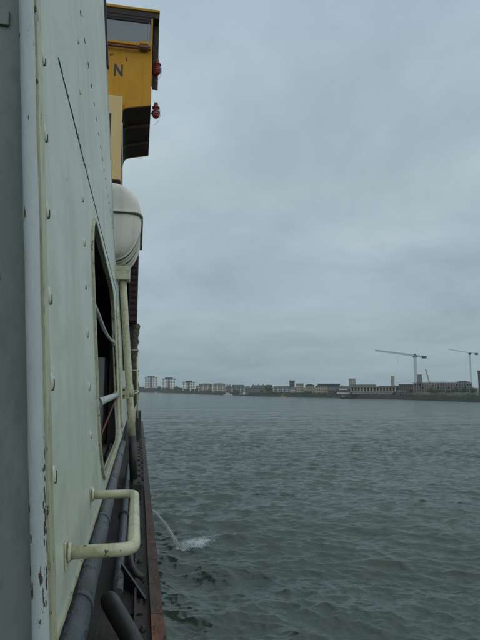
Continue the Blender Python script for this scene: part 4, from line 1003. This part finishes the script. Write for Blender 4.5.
# ------------------------------------------------------------------ boats and pontoon
def boat(px, D, Ln, hh, mhull, mcab, label, cab=(.3,.62,1.3), name='motor_boat', ang=0.0, cat='boat'):
    c = far(px, 388, D); c.z = -H; t = thing(name, c, label, cat)
    a = far(px-1, 388, D); u = (c-Vector((a.x,a.y,-H))); u.z = 0; u.normalize(); u = Matrix.Rotation(ang,3,'Z') @ u; v = Vector((-u.y,u.x,0)); bw = Ln*.16
    st = [(-.5,.75,0),(-.25,1,0),(.1,1,.02),(.35,.7,.12),(.5,.03,.28)]
    vs = []
    for s_, w_, sh in st:
        for y_, z_ in ((-w_,hh*(1+sh)),(-w_*.7,-.25),(w_*.7,-.25),(w_,hh*(1+sh))): vs.append(c+u*s_*Ln+v*y_*bw+Vector((0,0,z_)))
    b = MB(); b.add(vs, [(i*4+j,(i+1)*4+j,(i+1)*4+j+1,i*4+j+1) for i in range(4) for j in range(3)] + [(0,1,2,3)] + [(i*4,i*4+3,(i+1)*4+3,(i+1)*4) for i in range(4)]); b.build('hull', mhull, t)
    s0, s1, ch = cab; P = lambda s_, y_, z_: c+u*(s_-.5)*Ln+v*y_*bw*.7+Vector((0,0,hh+z_))
    b = MB(); b.hexa([P(s0,-1,.01),P(s1,-1,.01),P(s1,1,.01),P(s0,1,.01),P(s0+.02,-.9,ch),P(s1-.08,-.9,ch),P(s1-.08,.9,ch),P(s0+.02,.9,ch)]); b.build('cabin', mcab, t)
    b = MB(); b.hexa([P(s0+.04,-1.03,ch*.5),P(s1-.08,-1.03,ch*.5),P(s1-.08,1.03,ch*.5),P(s0+.04,1.03,ch*.5),P(s0+.05,-.97,ch*.85),P(s1-.10,-.97,ch*.85),P(s1-.10,.97,ch*.85),P(s0+.05,.97,ch*.85)]); b.build('windows', m_dwin, t)
    b = MB(); b.bar(P((s0+s1)/2,0,ch), P((s0+s1)/2,0,ch+1.2), .07); b.build('mast', m_steel2, t)
boat(228, shore_at(228)-22, 7.8, .9, m_boatw, m_boatw, 'white motor cruiser moored off the cream curved-roof flats', (.22,.72,1.5))
boat(283, shore_at(283)-12, 4.6, .55, m_boaty, m_boaty, 'small yellow workboat below the pale grey terrace', (.3,.6,.7), ang=.1)
boat(348, shore_at(348)-14, 9.5, .75, m_tar, m_grey, 'long dark barge lying off the brown boathouse', (.08,.30,1.0), name='barge', cat='barge')
boat(156.2, shore_at(156)-20, 4.5, .8, m_boatw, m_boatw, 'tiny white launch below the first tower block', (.3,.7,1.0))
D = shore_at(244)-10; F = frame_at(239.5, 248.5, D); wd = F[3]
t = thing('pier', F[0]+Vector((0,0,-H)), 'low pier with white railings and dark piles right of the white cruiser', 'pier')
b = MB(); lb(b, F, 0, wd, 0, 5, -H+.75, -H+1.1); b.build('deck', m_grey, t)
for k in range(6): b = MB(); lb(b, F, wd*(k+.3)/6, wd*(k+.3)/6+.35, .2, .55, -H-.6, -H+.74); b.build('pile', m_tar, t)
for k in range(8): b = MB(); lb(b, F, wd*(k+.4)/8, wd*(k+.4)/8+.12, .1, .22, -H+1.11, -H+2.1); b.build('railing_post', m_white, t)
b = MB(); lb(b, F, 0, wd, .08, .2, -H+2.11, -H+2.22); b.build('handrail', m_white, t)
b = MB(); lb(b, F, wd*.4, wd*.62, 1.5, 3.5, -H+1.12, -H+2.9); b.build('shelter', m_white, t)
D = shore_at(270)-1.0; F = frame_at(248, 296, shore_at(272)+1)
t = thing('quay_rail', F[0]+Vector((0,0,TOPZ)), 'long pale quay railing along the river wall right of the pier', 'railing'); wd = F[3]
for k in range(30): b = MB(); lb(b, F, wd*k/30, wd*k/30+.14, 2, 2.14, TOPZ, TOPZ+1.2); b.build('post', m_conc, t)
b = MB(); lb(b, F, 0, wd, 1.98, 2.16, TOPZ+1.21, TOPZ+1.42); b.build('rail', m_conc, t)

# ------------------------------------------------------------------ thin haze over the river
hz = MB(); hz.box((-1200,-60,-8.2),(1700,1700,40)); hm = bpy.data.materials.new('river_haze'); hm.use_nodes = True
hn = hm.node_tree; 
for n_ in list(hn.nodes):
    if n_.type != 'OUTPUT_MATERIAL': hn.nodes.remove(n_)
pv = hn.nodes.new('ShaderNodeVolumePrincipled'); pv.inputs['Color'].default_value = (.93,.97,1,1); pv.inputs['Density'].default_value = .00022
hn.links.new(pv.outputs[0], [n_ for n_ in hn.nodes if n_.type == 'OUTPUT_MATERIAL'][0].inputs['Volume'])
ho = hz.build('haze', hm, None, kind='stuff'); setp(ho, 'thin pale haze over the river and far bank', 'haze')
